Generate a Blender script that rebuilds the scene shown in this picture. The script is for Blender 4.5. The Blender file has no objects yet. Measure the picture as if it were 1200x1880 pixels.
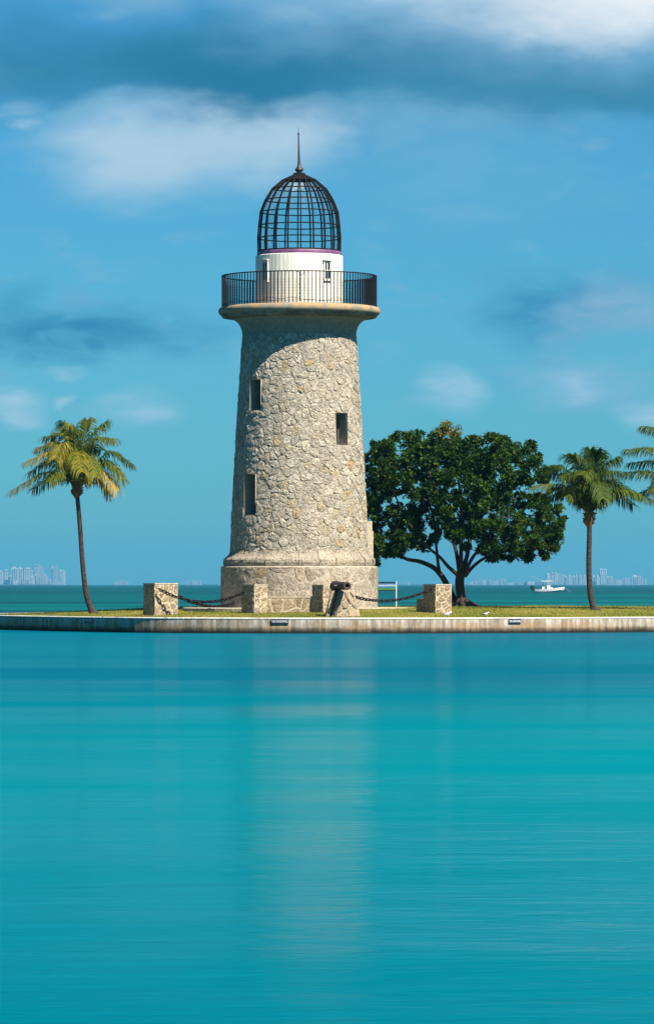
import bpy, math, random
import numpy as np
from mathutils import Vector, Matrix

random.seed(7)
SC = bpy.context.scene
C = SC.collection
PI = math.pi
def lin(r, g, b):
    f = lambda c: (c/255/12.92) if c/255 <= .04045 else ((c/255+.055)/1.055)**2.4
    return (f(r), f(g), f(b), 1)

# ------------------------------------------------------------------ camera
FPX, HOR, EYE = 7650.0, 1073.0, 1.86          # focal length in photo pixels, horizon row, eye height over the water
cam_d = bpy.data.cameras.new('camera'); cam = bpy.data.objects.new('camera', cam_d); C.objects.link(cam)
cam.location = (0, 0, EYE); cam.rotation_euler = (PI/2, 0, 0)
cam_d.sensor_width = 36; cam_d.sensor_fit = 'AUTO'; cam_d.lens = 36*FPX/1880
cam_d.shift_y = (HOR-940)/1880; cam_d.clip_start = .5; cam_d.clip_end = 60000
SC.camera = cam
def at(px, py, Y):
    return Vector(((px-600)*Y/FPX, Y, EYE-(py-HOR)*Y/FPX))

# ------------------------------------------------------------------ world: sky + clouds
SUN_EL, SUN_AZ = math.radians(49), math.radians(138)   # azimuth clockwise from +Y
w = bpy.data.worlds.new('World'); SC.world = w; w.use_nodes = True
nt = w.node_tree; nt.nodes.clear()
class NG:
    """tiny node helper"""
    def __init__(s, nt): s.nt = nt
    def n(s, t, **kw):
        nd = s.nt.nodes.new(t)
        for k, v in kw.items(): setattr(nd, k, v)
        return nd
    def put(s, sock, v):
        if isinstance(v, bpy.types.NodeSocket): s.nt.links.new(v, sock)
        else: sock.default_value = v
    def m(s, op, a, b=0.0, c=0.0, clamp=False):
        nd = s.n('ShaderNodeMath', operation=op, use_clamp=clamp)
        s.put(nd.inputs[0], a); s.put(nd.inputs[1], b); s.put(nd.inputs[2], c)
        return nd.outputs[0]
    def ss(s, x, a, b, o0=0.0, o1=1.0):
        nd = s.n('ShaderNodeMapRange', interpolation_type='SMOOTHSTEP')
        s.put(nd.inputs[0], x); s.put(nd.inputs[1], a); s.put(nd.inputs[2], b); s.put(nd.inputs[3], o0); s.put(nd.inputs[4], o1)
        return nd.outputs[0]
    def mix(s, f, a, b, blend='MIX'):
        nd = s.n('ShaderNodeMix', data_type='RGBA', blend_type=blend)
        s.put(nd.inputs[0], f); s.put(nd.inputs[6], a); s.put(nd.inputs[7], b)
        return nd.outputs[2]
    def noise(s, vec, scale, detail=4.0, rough=.55, dist=0.0):
        nd = s.n('ShaderNodeTexNoise'); s.put(nd.inputs['Vector'], vec)
        nd.inputs['Scale'].default_value = scale; nd.inputs['Detail'].default_value = detail
        nd.inputs['Roughness'].default_value = rough; nd.inputs['Distortion'].default_value = dist
        return nd.outputs['Fac'], nd.outputs['Color']
    def mapping(s, vec, scale=(1,1,1), loc=(0,0,0)):
        nd = s.n('ShaderNodeMapping'); s.put(nd.inputs[0], vec)
        nd.inputs['Scale'].default_value = scale; nd.inputs['Location'].default_value = loc
        return nd.outputs[0]
    def ramp(s, f, stops):
        nd = s.n('ShaderNodeValToRGB'); s.put(nd.inputs[0], f)
        cr = nd.color_ramp
        while len(cr.elements) < len(stops): cr.elements.new(.5)
        for e, (p, c) in zip(cr.elements, stops): e.position = p; e.color = c if len(c) == 4 else (*c, 1)
        return nd.outputs[0]
    def link(s, a, b): s.nt.links.new(a, b)

g = NG(nt)
SKY_STRENGTH, EXPO = .055, 1.3
sky = g.n('ShaderNodeTexSky', sky_type='NISHITA'); sky.sun_disc = False
sky.sun_elevation = SUN_EL; sky.sun_rotation = SUN_AZ; sky.air_density = 1.0; sky.dust_density = .3; sky.ozone_density = 3.0
tinted = g.mix(1.0, sky.outputs[0], SKY_TINT := (.155, .505, .715, 1), 'MULTIPLY')
tc = g.n('ShaderNodeTexCoord'); sep = g.n('ShaderNodeSeparateXYZ'); g.link(tc.outputs['Generated'], sep.inputs[0])
az = g.m('ARCTAN2', sep.outputs[0], sep.outputs[1]); el = g.m('ARCSINE', sep.outputs[2])
AZ = g.m('MULTIPLY', az, 7.65); EL = g.m('MULTIPLY', el, 7.65)      # one unit = 7.5 degrees
cmb = g.n('ShaderNodeCombineXYZ'); g.link(AZ, cmb.inputs[0]); g.link(EL, cmb.inputs[1])
st = g.mapping(cmb.outputs[0], (1.0, 2.2, 1))
n1f, n1c = g.noise(st, 3.2, 4, .5)
n2f, n2c = g.noise(g.mapping(cmb.outputs[0], (1, 2.4, 1), (3.1, 1.7, 0)), 7.0, 5, .55)
sp1 = g.n('ShaderNodeSeparateColor'); g.link(n1c, sp1.inputs[0])
sp2 = g.n('ShaderNodeSeparateColor'); g.link(n2c, sp2.inputs[0])
wa = lambda amp1, amp2, i: g.m('ADD', g.m('MULTIPLY', g.m('SUBTRACT', sp1.outputs[i], .5), amp1), g.m('MULTIPLY', g.m('SUBTRACT', sp2.outputs[i], .5), amp2))
WX = g.m('ADD', AZ, wa(.50, .16, 0)); WY = g.m('ADD', EL, wa(.16, .07, 1))
SX = g.m('ADD', AZ, wa(.08, .12, 0)); SY = g.m('ADD', EL, wa(.05, .07, 1))
K = 1/SKY_STRENGTH/2**EXPO
def cl(r, gg, b): c = lin(r, gg, b); return (c[0]*K, c[1]*K, c[2]*K, 1)
n3f, _ = g.noise(g.mapping(cmb.outputs[0], (1, 3.2, 1), (7.3, 4.1, 0)), 9.0, 6, .62, .6)
RAG = g.ss(n3f, .34, .60, .55, 1.0)
def blob(col, px, py, sx, sy, color, amount, soft=0.0, small=False, rag=False):
    x, y = (SX, SY) if small else (WX, WY)
    dx = g.m('DIVIDE', g.m('SUBTRACT', x, (px-600)/1000), sx/1000); dy = g.m('DIVIDE', g.m('SUBTRACT', y, (HOR-py)/1000), sy/1000)
    r = g.m('SQRT', g.m('ADD', g.m('MULTIPLY', dx, dx), g.m('MULTIPLY', dy, dy)))
    f = g.ss(r, 1.0, soft, 0.0, amount)
    if rag or small: f = g.m('MULTIPLY', f, RAG)
    return g.mix(f, col, color)
col = tinted
# far-reaching broken cloud deck (all round, from seven degrees up) 
dk1, _ = g.noise(g.mapping(tc.outputs['Generated'], (1, 1, 3.0)), 3.0, 6, .55, .4)
deck = g.m('MULTIPLY', g.ss(EL, 1.05, 1.45), g.ss(dk1, .53, .72))
col = g.mix(g.m('MULTIPLY', deck, .6), col, cl(150, 185, 210))
# thin high veil streaks low in the sky
vf = g.m('MULTIPLY', g.ss(n2f, .52, .75), g.m('MULTIPLY', g.ss(EL, .12, .4), .42))
col = g.mix(vf, col, cl(130, 182, 210))
# grey-blue band of the near cloud
col = blob(col, 620, 205, 900, 130, cl(92, 156, 190), .5)
col = blob(col, 420, 125, 1050, 145, cl(44, 124, 164), 1.0)
col = blob(col, 480, 155, 520, 75, cl(36, 116, 156), .7)
col = blob(col, 1080, 175, 640, 85, cl(58, 134, 170), .95)
# bright tops above it
col = blob(col, 1100, -40, 900, 235, cl(176, 208, 226), .95)
col = blob(col, 1120, 0, 420, 125, cl(242, 246, 250), 1.0)
col = blob(col, 330, -45, 520, 95, cl(128, 178, 206), .85)
col = blob(col, 1000, -170, 900, 160, cl(225, 232, 238), .8)
# pale soft cloud under the band
col = blob(col, 300, 290, 360, 125, cl(176, 208, 228), 1.0)
col = blob(col, 470, 235, 250, 75, cl(186, 214, 232), .8)
col = blob(col, 130, 215, 190, 45, cl(135, 188, 218), .6)
col = blob(col, 800, 240, 260, 75, cl(122, 176, 208), .65, rag=True)
col = blob(col, 860, 330, 420, 130, cl(112, 178, 212), .6, rag=True)
# darker low clouds left and right
col = blob(col, 150, 605, 330, 80, cl(46, 134, 178), 1.0, rag=True)
col = blob(col, 90, 545, 130, 60, cl(62, 150, 192), .7, rag=True)
col = blob(col, 150, 545, 60, 36, cl(112, 170, 205), .6, small=True)
col = blob(col, 1040, 560, 280, 100, cl(58, 140, 184), 1.0, rag=True)
col = blob(col, 1150, 570, 170, 85, cl(138, 182, 212), .95, rag=True)
col = blob(col, 1090, 690, 190, 75, cl(130, 184, 214), .85, rag=True)
col = blob(col, 950, 690, 120, 60, cl(110, 172, 208), .5, rag=True)
for (px, py, sx, sy, a) in ((840, 725, 65, 50, .55), (800, 705, 60, 40, .4), (25, 745, 85, 38, .6), (20, 775, 60, 22, .5), (126, 741, 26, 15, .6), (262, 746, 85, 38, .5),
                            (1185, 760, 75, 45, .6), (1060, 705, 60, 38, .4), (130, 685, 45, 18, .4), (40, 238, 40, 20, .4), (20, 205, 50, 20, .3)):
    col = blob(col, px, py, sx*1.1, sy*1.15, cl(172, 206, 228), min(1, a*1.45), small=True)
bg = g.n('ShaderNodeBackground'); bg.inputs[1].default_value = SKY_STRENGTH; g.link(col, bg.inputs[0])
wo = g.n('ShaderNodeOutputWorld'); g.link(bg.outputs[0], wo.inputs[0])

# ------------------------------------------------------------------ sun, exposure
sd = bpy.data.lights.new('sun', 'SUN'); sd.energy = 5.0; sd.angle = math.radians(.5); sd.color = (1, .93, .80)
so = bpy.data.objects.new('sun', sd); C.objects.link(so)
sv = Vector((math.sin(SUN_AZ)*math.cos(SUN_EL), math.cos(SUN_AZ)*math.cos(SUN_EL), math.sin(SUN_EL)))
so.rotation_euler = sv.to_track_quat('Z', 'Y').to_euler(); so.location = (60, 60, 90)
vs = SC.view_settings; vs.view_transform = 'Standard'; vs.look = 'None'; vs.exposure = EXPO; vs.gamma = 1.0; vs.use_curve_mapping = False
SC.cycles.use_denoising = True; SC.cycles.max_bounces = 8; SC.cycles.transparent_max_bounces = 24; SC.cycles.volume_bounces = 0; SC.cycles.caustics_reflective = False; SC.cycles.caustics_refractive = False

# ------------------------------------------------------------------ helpers
def mesh(name, verts, faces, smooth=False, tint=None):
    me = bpy.data.meshes.new(name); me.from_pydata([tuple(v) for v in verts], [], faces); me.update()
    if smooth: me.polygons.foreach_set('use_smooth', [True]*len(me.polygons))
    if tint is not None:
        a = me.attributes.new('tint', 'FLOAT', 'POINT'); a.data.foreach_set('value', np.asarray(tint, 'f'))
    return me
def link(name, me, mat=None, parent=None, loc=(0,0,0), rot=(0,0,0), kind=None):
    o = bpy.data.objects.new(name, me); C.objects.link(o)
    if mat is not None and me is not None and len(me.materials) == 0: me.materials.append(mat)
    o.location = loc; o.rotation_euler = rot
    if parent is not None: o.parent = parent
    if kind: o['kind'] = kind
    return o
def thing(o, label, cat, group=None):
    o['label'] = label; o['category'] = cat
    if group: o['group'] = group
    return o
def empty(name, loc, label, cat, group=None, rz=0):
    return thing(link(name, None, loc=loc, rot=(0, 0, rz)), label, cat, group)
class MB:
    def __init__(s): s.v = []; s.f = []; s.t = []
    def add(s, v, f, t=0.0):
        o = len(s.v); s.v += [Vector(x) for x in v]; s.f += [tuple(i+o for i in q) for q in f]; s.t += [t]*len(v)
    def box(s, x0, x1, y0, y1, z0, z1, M=None, t=0.0):
        v = [Vector(p) for p in ((x0,y0,z0),(x1,y0,z0),(x1,y1,z0),(x0,y1,z0),(x0,y0,z1),(x1,y0,z1),(x1,y1,z1),(x0,y1,z1))]
        if M is not None: v = [M @ p for p in v]
        s.add(v, [(0,3,2,1),(4,5,6,7),(0,1,5,4),(1,2,6,5),(2,3,7,6),(3,0,4,7)], t)
    def lathe(s, prof, n=48, caps=(False, False), M=None, a0=0.0):
        v = []; f = []
        for r, z in prof:
            for i in range(n):
                a = a0+2*PI*i/n; v.append(Vector((r*math.sin(a), -r*math.cos(a), z)))
        for j in range(len(prof)-1):
            for i in range(n):
                k = (i+1) % n; f.append((j*n+i, j*n+k, (j+1)*n+k, (j+1)*n+i))
        if caps[0]: f.append(tuple(range(n-1, -1, -1)))
        if caps[1]: f.append(tuple(range((len(prof)-1)*n, len(prof)*n)))
        if M is not None: v = [M @ p for p in v]
        s.add(v, f)
    def tube(s, pts, rad, n=8, closed=False, cap=True, t=0.0):
        pts = [Vector(p) for p in pts]; N = len(pts)
        rad = rad if isinstance(rad, (list, tuple)) else [rad]*N
        v = []; prev = None
        for i, p in enumerate(pts):
            a = pts[(i-1) % N] if (closed or i > 0) else p; b = pts[(i+1) % N] if (closed or i < N-1) else p
            d = (b-a).normalized()
            if prev is None: up = Vector((0,0,1)) if abs(d.z) < .9 else Vector((0,1,0)); sx = d.cross(up).normalized()
            else: sx = (prev - d*prev.dot(d)).normalized()
            prev = sx; sy = d.cross(sx)
            v += [p+(sx*math.cos(2*PI*k/n)+sy*math.sin(2*PI*k/n))*rad[i] for k in range(n)]
        f = []
        for i in range(N if closed else N-1):
            j = (i+1) % N
            for k in range(n): f.append((i*n+k, i*n+(k+1) % n, j*n+(k+1) % n, j*n+k))
        if cap and not closed: f.append(tuple(range(n-1, -1, -1))); f.append(tuple(range((N-1)*n, N*n)))
        s.add(v, f, t)
    def build(s, name, mat, parent=None, smooth=False, tint=False, **kw):
        return link(name, mesh(name, s.v, s.f, smooth, s.t if tint else None), mat, parent, **kw)
def bez(p, n):
    """Catmull-Rom through the points"""
    p = [Vector(x) for x in p]; q = [p[0]*2-p[1]]+p+[p[-1]*2-p[-2]]; out = []
    for i in range(1, len(q)-2):
        for k in range(n):
            t = k/n; a, b, c, d = q[i-1:i+3]
            out.append(.5*((2*b)+(c-a)*t+(2*a-5*b+4*c-d)*t*t+(3*b-a-3*c+d)*t**3))
    out.append(p[-1]); return out

# ------------------------------------------------------------------ materials
MATS = {}
def mat(name, fn):
    if name not in MATS:
        m = bpy.data.materials.new(name); m.use_nodes = True; m.node_tree.nodes.clear(); gg = NG(m.node_tree)
        out = gg.n('ShaderNodeOutputMaterial'); fn(gg, out); MATS[name] = m
    return MATS[name]
def bsdf(gg, out, color, rough=.7, spec=.3, metal=0.0, normal=None, **kw):
    b = gg.n('ShaderNodeBsdfPrincipled'); gg.put(b.inputs['Base Color'], color); gg.put(b.inputs['Roughness'], rough)
    b.inputs['Specular IOR Level'].default_value = spec; b.inputs['Metallic'].default_value = metal
    if normal is not None: gg.link(normal, b.inputs['Normal'])
    for k, v in kw.items(): gg.put(b.inputs[k], v)
    gg.link(b.outputs[0], out.inputs[0]); return b
def bump(gg, h, strength=.5, dist=.02):
    b = gg.n('ShaderNodeBump'); b.inputs['Strength'].default_value = strength; b.inputs['Distance'].default_value = dist
    gg.put(b.inputs['Height'], h); return b.outputs[0]
def pos(gg): return gg.n('ShaderNodeNewGeometry').outputs['Position']
def tintnode(gg): return gg.n('ShaderNodeAttribute', attribute_name='tint').outputs['Fac']
def stone_mat(stops, pit=.5, scale=1.0, grey=(.33, .30, .25, 1)):
    def fn(gg, out):
        p = pos(gg); t = tintnode(gg)
        base = gg.ramp(t, stops)
        off = gg.n('ShaderNodeVectorMath', operation='ADD'); gg.link(p, off.inputs[0]); gg.link(t, off.inputs[1])
        nf, _ = gg.noise(off.outputs[0], 6*scale, 6, .68)
        nb, _ = gg.noise(off.outputs[0], 15*scale, 4, .72)
        sp, _ = gg.noise(p, .7, 4, .6)
        ns_, _ = gg.noise(p, 1.9, 5, .65)
        base = gg.mix(gg.ss(ns_, .42, .68, 0, .5), base, grey)
        c = gg.mix(gg.ss(nf, .38, .66, 0, .7), base, gg.mix(.6, base, (.15, .11, .065, 1)))
        c = gg.mix(gg.ss(nb, .52, .60, 0, pit), c, (.075, .06, .042, 1))
        c = gg.mix(gg.ss(sp, .55, .75, 0, .35), c, (.20, .185, .155, 1))
        h = gg.m('ADD', gg.m('MULTIPLY', nf, 1.0), gg.m('MULTIPLY', nb, -.9))
        bsdf(gg, out, c, .92, .15, normal=bump(gg, h, 1.0, .075))
    return fn
M_SHAFT = mat('coral_stone', stone_mat([(0, (.29, .265, .23)), (.2, (.39, .345, .285)), (.45, (.46, .405, .325)), (.7, (.55, .49, .40)), (.86, (.42, .34, .22)), (.93, (.44, .335, .18)), (1, (.39, .27, .17))], .85))
M_PLINTH = mat('plinth_stone', stone_mat([(0, (.27, .225, .175)), (.4, (.38, .32, .25)), (.75, (.46, .395, .31)), (1, (.38, .27, .15))], .7, grey=(.36, .31, .245, 1)))
M_PIER = mat('rubble_stone', stone_mat([(0, (.27, .20, .125)), (.5, (.36, .27, .17)), (1, (.42, .31, .18))], .7))
def mortar_fn(c0, c1):
    def fn(gg, out):
        p = pos(gg); nf, _ = gg.noise(p, 9, 6, .65); nb, _ = gg.noise(p, 1.2, 4, .6)
        c = gg.mix(gg.ss(nf, .4, .7), c0, c1); c = gg.mix(gg.ss(nb, .5, .75, 0, .4), c, (.22, .19, .15, 1))
        bsdf(gg, out, c, .95, .1, normal=bump(gg, nf, .9, .04))
    return fn
M_MORTAR = mat('shaft_mortar', mortar_fn((.24, .205, .155, 1), (.33, .285, .22, 1)))
M_PALEMORTAR = mat('pale_mortar', mortar_fn((.36, .30, .22, 1), (.46, .39, .30, 1)))
M_BASEMORTAR = mat('base_mortar', mortar_fn((.34, .29, .23, 1), (.42, .36, .285, 1)))
def cement_fn(gg, out):      # cast gallery: cement darkened for cove shade, rust-ochre staining, shade painted under lip
    p = pos(gg); sx = gg.n('ShaderNodeSeparateXYZ'); gg.link(p, sx.inputs[0]); z = sx.outputs[2]
    nf, _ = gg.noise(p, 5, 6, .65); ns, _ = gg.noise(gg.mapping(p, (5, 5, .35)), 1.6, 5, .6)
    nl, _ = gg.noise(p, 1.6, 4, .6)
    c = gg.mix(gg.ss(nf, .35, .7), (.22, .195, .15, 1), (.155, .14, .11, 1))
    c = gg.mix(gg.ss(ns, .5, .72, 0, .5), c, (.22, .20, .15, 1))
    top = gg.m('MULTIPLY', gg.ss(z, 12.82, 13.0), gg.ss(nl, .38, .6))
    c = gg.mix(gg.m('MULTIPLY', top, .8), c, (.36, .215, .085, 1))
    lip_shade = gg.m('MULTIPLY', gg.m('MULTIPLY', gg.ss(z, 12.62, 12.70), gg.ss(z, 12.90, 12.80)), gg.ss(nl, .3, .6))
    c = gg.mix(gg.m('MULTIPLY', lip_shade, .85), c, (.06, .055, .045, 1))
    bsdf(gg, out, c, .9, .15, normal=bump(gg, nf, .5, .02))
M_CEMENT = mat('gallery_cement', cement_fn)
def white_fn(gg, out):
    p = pos(gg); ns, _ = gg.noise(gg.mapping(p, (3, 3, .3)), 2.0, 5, .6); nf, _ = gg.noise(p, 14, 4, .6)
    nr, _ = gg.noise(gg.mapping(p, (6, 6, .25), (3, 1, 0)), 1.5, 4, .6)
    c = gg.mix(gg.ss(ns, .42, .70, 0, .7), (.66, .63, .55, 1), (.44, .42, .33, 1)); c = gg.mix(gg.ss(nr, .60, .72, 0, .5), c, (.38, .27, .14, 1))
    bsdf(gg, out, c, .7, .2, normal=bump(gg, nf, .15, .01))
M_WHITE = mat('white_board_paint', white_fn)
def simple(name, c, rough=.6, spec=.3, metal=0.0, var=.25, scale=8, bs=.3, bd=.01):
    def fn(gg, out):
        p = gg.n('ShaderNodeTexCoord').outputs['Object']; nf, _ = gg.noise(p, scale, 5, .62)
        cc = gg.mix(gg.ss(nf, .3, .75), tuple(min(1, x*(1+var)) for x in c)+(1,), tuple(x*(1-var) for x in c)+(1,))
        bsdf(gg, out, cc, rough, spec, metal, normal=bump(gg, nf, bs, bd))
    return mat(name, fn)
M_IRON = simple('rusty_dome_iron', (.008, .0055, .005), .8, .15, 0, .5, 6)
M_RAIL = simple('black_rail_paint', (.006, .007, .008), .6, .2)
M_PURPLE = simple('purple_band_paint', (.13, .055, .12), .5, .35, 0, .35, 3)
M_COPPER = simple('dark_bronze', (.035, .024, .02), .5, .5, .3, .4, 10)
M_DARK = simple('dark_interior', (.012, .011, .010), .8, .1)
M_WINDARK = simple('window_dark_fill', (.012, .012, .010), .7, .2)  # near-black colour standing in for the unlit inside of the shaft windows
M_FRAME = simple('white_window_frame', (.50, .48, .42), .6, .3, 0, .1)
M_CHAIN = simple('black_chain_iron', (.008, .006, .006), .7, .2, 0)
M_CANNON = simple('rusted_cannon_iron', (.040, .022, .018), .6, .4, .2, .5, 14, .6, .01)
M_BARK = simple('dark_bark', (.034, .025, .021), .95, .1, 0, .45, 12, 1.0, .04)
M_PALMBARK = mat('palm_bark', lambda gg, out: (lambda p, z, nf: bsdf(gg, out, gg.mix(gg.ss(nf, .3, .7), (.062, .047, .042, 1), (.024, .018, .017, 1)), .95, .1, normal=bump(gg, gg.m('ADD', gg.m('MULTIPLY', z, .10), nf), .9, .04)))(
    *(lambda p: (p, gg.m('SINE', gg.m('MULTIPLY', (lambda s: (gg.link(p, s.inputs[0]), s.outputs[2])[1])(gg.n('ShaderNodeSeparateXYZ')), 60)), gg.noise(p, 9, 5, .65)[0]))(gg.n('ShaderNodeTexCoord').outputs['Object'])))
def leaf_fn(stops, rough=.45, trans=.25, spec=.35):
    def fn(gg, out):
        c = gg.ramp(tintnode(gg), stops)
        b = bsdf(gg, out, c, rough, spec)
        tr = gg.n('ShaderNodeBsdfTranslucent'); gg.put(tr.inputs[0], gg.mix(1.0, c, (1.3, 1.5, .5, 1), 'MULTIPLY'))
        mx = gg.n('ShaderNodeMixShader'); mx.inputs[0].default_value = trans
        gg.link(b.outputs[0], mx.inputs[1]); gg.link(tr.outputs[0], mx.inputs[2]); gg.link(mx.outputs[0], out.inputs[0])
    return fn
M_LEAF = mat('broad_leaf', leaf_fn([(0, (.006, .020, .003)), (.45, (.014, .042, .004)), (.75, (.036, .078, .006)), (.9, (.080, .115, .010)), (.93, (.15, .10, .015)), (1, (.24, .17, .035))], .55, .22, .12))
M_FROND = mat('palm_leaf', leaf_fn([(0, (.012, .034, .006)), (.4, (.048, .080, .007)), (.7, (.14, .135, .010)), (.88, (.27, .185, .015)), (1, (.36, .24, .05))], .55, .32, .12))
M_HUSK = simple('palm_husk', (.16, .085, .035), .9, .1, 0, .5, 14, 1.0, .03)
M_FLOAT = simple('white_gelcoat', (.60, .62, .62), .25, .5, 0, .04)
M_BLACK = simple('black_plastic', (.012, .013, .016), .35, .5)
M_NAVY = simple('navy_sign_face', (.012, .012, .035), .5, .3, 0, .1)
M_LETTER = simple('white_sign_lettering', (.78, .78, .78), .6, .2, 0, .05)
M_POST = simple('grey_white_post', (.36, .37, .38), .5, .3, 0, .1)
M_APRON = mat('apron_concrete', mortar_fn((.33, .285, .21, 1), (.42, .37, .28, 1)))

# ------------------------------------------------------------------ land outline, lawn, sea wall
OUT = [(-13.44,171.4),(-11.9,167.9),(-10.1,164.5),(-7.1,160.3),(-3.6,158.3),(0,157.7),(3.1,157.9),(6.2,158.8),(9.4,160.2),(12.7,162.4),(16,165.4),(20,170.5),(23,178),(23,186),(18,193),(9,196),(-1,195),(-8,191.5),(-12.5,186.8),(-14.6,181.6),(-14.9,176)]
def closed_curve(P, n):
    P = [Vector((x, y, 0)) for x, y in P]; N = len(P); out = []
    for i in range(N):
        a, b, c, d = P[i-1], P[i], P[(i+1) % N], P[(i+2) % N]
        for k in range(n):
            t = k/n; out.append(.5*((2*b)+(c-a)*t+(2*a-5*b+4*c-d)*t*t+(3*b-a-3*c+d)*t**3))
    return out
EDGE = closed_curve(OUT, 10); NE = len(EDGE)
EA = np.array([(p.x, p.y) for p in EDGE])
def normals(E):
    N = len(E); out = []
    for i in range(N):
        d = (E[(i+1) % N]-E[i-1]).normalized(); out.append(Vector((d.y, -d.x, 0)))
    return out
ENOR = normals(EDGE)
WALL_TOP = .60
def lawn_z(x, y):
    d = np.sqrt(((EA-np.array((x, y)))**2).sum(1)).min()
    t = min(1, max(0, (d-.3)/9.7)); t = t*t*(3-2*t)
    return WALL_TOP-.012+.31*t+.018*math.sin(x*1.1+.4)*math.sin(y*.7)*t
CEN = Vector((2, 177, 0))
RINGS = [0, .15, .3, .42, .53, .62, .7, .77, .83, .88, .92, .955, .98]
lv = []; lf = []
for j, t in enumerate(RINGS[1:]):
    for p, nn in zip(EDGE, ENOR):
        q = CEN.lerp(p-nn*.30, t/.98); lv.append((q.x, q.y, lawn_z(q.x, q.y)))
ci = len(lv); lv.append((CEN.x, CEN.y, lawn_z(CEN.x, CEN.y)))
for j in range(len(RINGS)-2):
    for i in range(NE):
        k = (i+1) % NE; lf.append((j*NE+i, (j+1)*NE+i, (j+1)*NE+k, j*NE+k))
for i in range(NE): lf.append((ci, i, (i+1) % NE))
def lawn_fn(gg, out):
    p = pos(gg); n1, _ = gg.noise(p, .9, 5, .65); n2, _ = gg.noise(p, 7, 5, .7)
    c = gg.mix(gg.ss(n1, .35, .65), (.12, .135, .020, 1), (.21, .165, .038, 1)); c = gg.mix(gg.ss(n2, .45, .7, 0, .6), c, (.05, .06, .012, 1))
    bsdf(gg, out, c, .95, .05, normal=bump(gg, n2, .8, .05))
M_LAWN = mat('lawn_turf', lawn_fn)
lawn = link('lawn', mesh('lawn', lv, lf, True), M_LAWN, kind='structure')
# grass blades
rng = np.random.default_rng(3)
gv = []; gf = []; gtint = []
cand = 0
EPATH = [(p.x, p.y) for p in EDGE]
def inside(x, y):
    r = False; j = NE-1
    for i in range(NE):
        xi, yi = EPATH[i]; xj, yj = EPATH[j]
        if (yi > y) != (yj > y) and x < (xj-xi)*(y-yi)/(yj-yi)+xi: r = not r
        j = i
    return r
LH = Vector((-1.13, 170, .84)); APR = 4.75
gx = np.arange(-16, 24.01, .5); gy = np.arange(157, 197.01, .5)
GZ = np.array([[lawn_z(x, y) for x in gx] for y in gy]); GI = np.array([[inside(x, y) for x in gx] for y in gy])
def zfast(x, y):
    i = min(len(gx)-2, max(0, int((x-gx[0])/.5))); j = min(len(gy)-2, max(0, int((y-gy[0])/.5))); u = (x-gx[i])/.5; v = (y-gy[j])/.5
    return (GZ[j,i]*(1-u)+GZ[j,i+1]*u)*(1-v)+(GZ[j+1,i]*(1-u)+GZ[j+1,i+1]*u)*v
for _ in range(90000):
    y = 157.5+abs(rng.normal(0, 9)) if rng.random() < .75 else rng.uniform(157.5, 192); x = rng.uniform(-15, 15)
    i = int(round((x-gx[0])/.5)); j = int(round((y-gy[0])/.5))
    if j >= len(gy) or i >= len(gx) or not GI[j, i]: continue
    if (x-LH.x)**2+(y-LH.y)**2 < (APR+.05)**2: continue
    d = np.sqrt(((EA[::2]-np.array((x, y)))**2).sum(1)).min()
    if d < .36: continue
    z = zfast(x, y)-.01; hgt = rng.uniform(.025, .075)*(1.5 if rng.random() < .04 else 1); a = rng.uniform(0, 2*PI); wd = rng.uniform(.006, .014); ln = rng.uniform(-.03, .03, 2)
    o = len(gv); gv += [(x-wd*math.cos(a), y-wd*math.sin(a), z), (x+wd*math.cos(a), y+wd*math.sin(a), z), (x+ln[0], y+ln[1], z+hgt)]; gf.append((o, o+1, o+2))
    tt = min(1, max(0, .48+.26*math.sin(x*.8+1.3*math.sin(y*.5))+.22*math.sin(x*2.3+y*1.1)*math.sin(y*1.7)+rng.normal(0, .22))); gtint += [tt]*3
M_GRASS = mat('grass_blade', leaf_fn([(0, (.06, .095, .012)), (.45, (.14, .155, .02)), (.8, (.25, .21, .045)), (1, (.34, .28, .10))], .7, .25, .15))
go = link('grass', mesh('grass', gv, gf, False, gtint), M_GRASS, kind='stuff')
go['label'] = 'short yellow-green grass growing on the lawn'; go['category'] = 'grass'

def wall_fn(gg, out):
    p = pos(gg); sx = gg.n('ShaderNodeSeparateXYZ'); gg.link(p, sx.inputs[0]); z = sx.outputs[2]
    n1, _ = gg.noise(p, 1.1, 5, .6); n2, _ = gg.noise(p, 6, 5, .65); st, _ = gg.noise(gg.mapping(p, (2.2, 2.2, .25)), 2.4, 5, .65)
    c = gg.mix(gg.ss(n2, .35, .7), (.31, .26, .20, 1), (.22, .185, .145, 1))
    rust = gg.m('MULTIPLY', gg.ss(n1, .40, .60), gg.m('MULTIPLY', gg.ss(z, .12, .22), gg.ss(z, .5, .36)))
    c = gg.mix(gg.m('MULTIPLY', rust, .8), c, (.27, .165, .075, 1))
    wht = gg.m('MULTIPLY', gg.ss(st, .46, .66), gg.ss(z, .16, .46))
    c = gg.mix(gg.m('MULTIPLY', wht, .85), c, (.44, .42, .385, 1))
    drk = gg.ss(gg.m('ADD', st, 0), .54, .36)
    c = gg.mix(gg.m('MULTIPLY', drk, .4), c, (.085, .075, .062, 1))
    zz = gg.m('ADD', z, gg.m('MULTIPLY', gg.m('SUBTRACT', gg.m('ADD', n1, st), 1.0), .22))
    c = gg.mix(gg.ss(zz, .27, .12, 0, .9), c, (.045, .034, .022, 1))        # tide stain
    c = gg.mix(gg.ss(zz, .12, .06, 0, .9), c, (.012, .010, .007, 1))
    bsdf(gg, out, c, .9, .15, normal=bump(gg, n2, .7, .02))
M_WALL = mat('stained_seawall_concrete', wall_fn)
M_CAP = mat('seawall_cap', mortar_fn((.46, .45, .42, 1), (.56, .55, .52, 1)))
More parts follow.
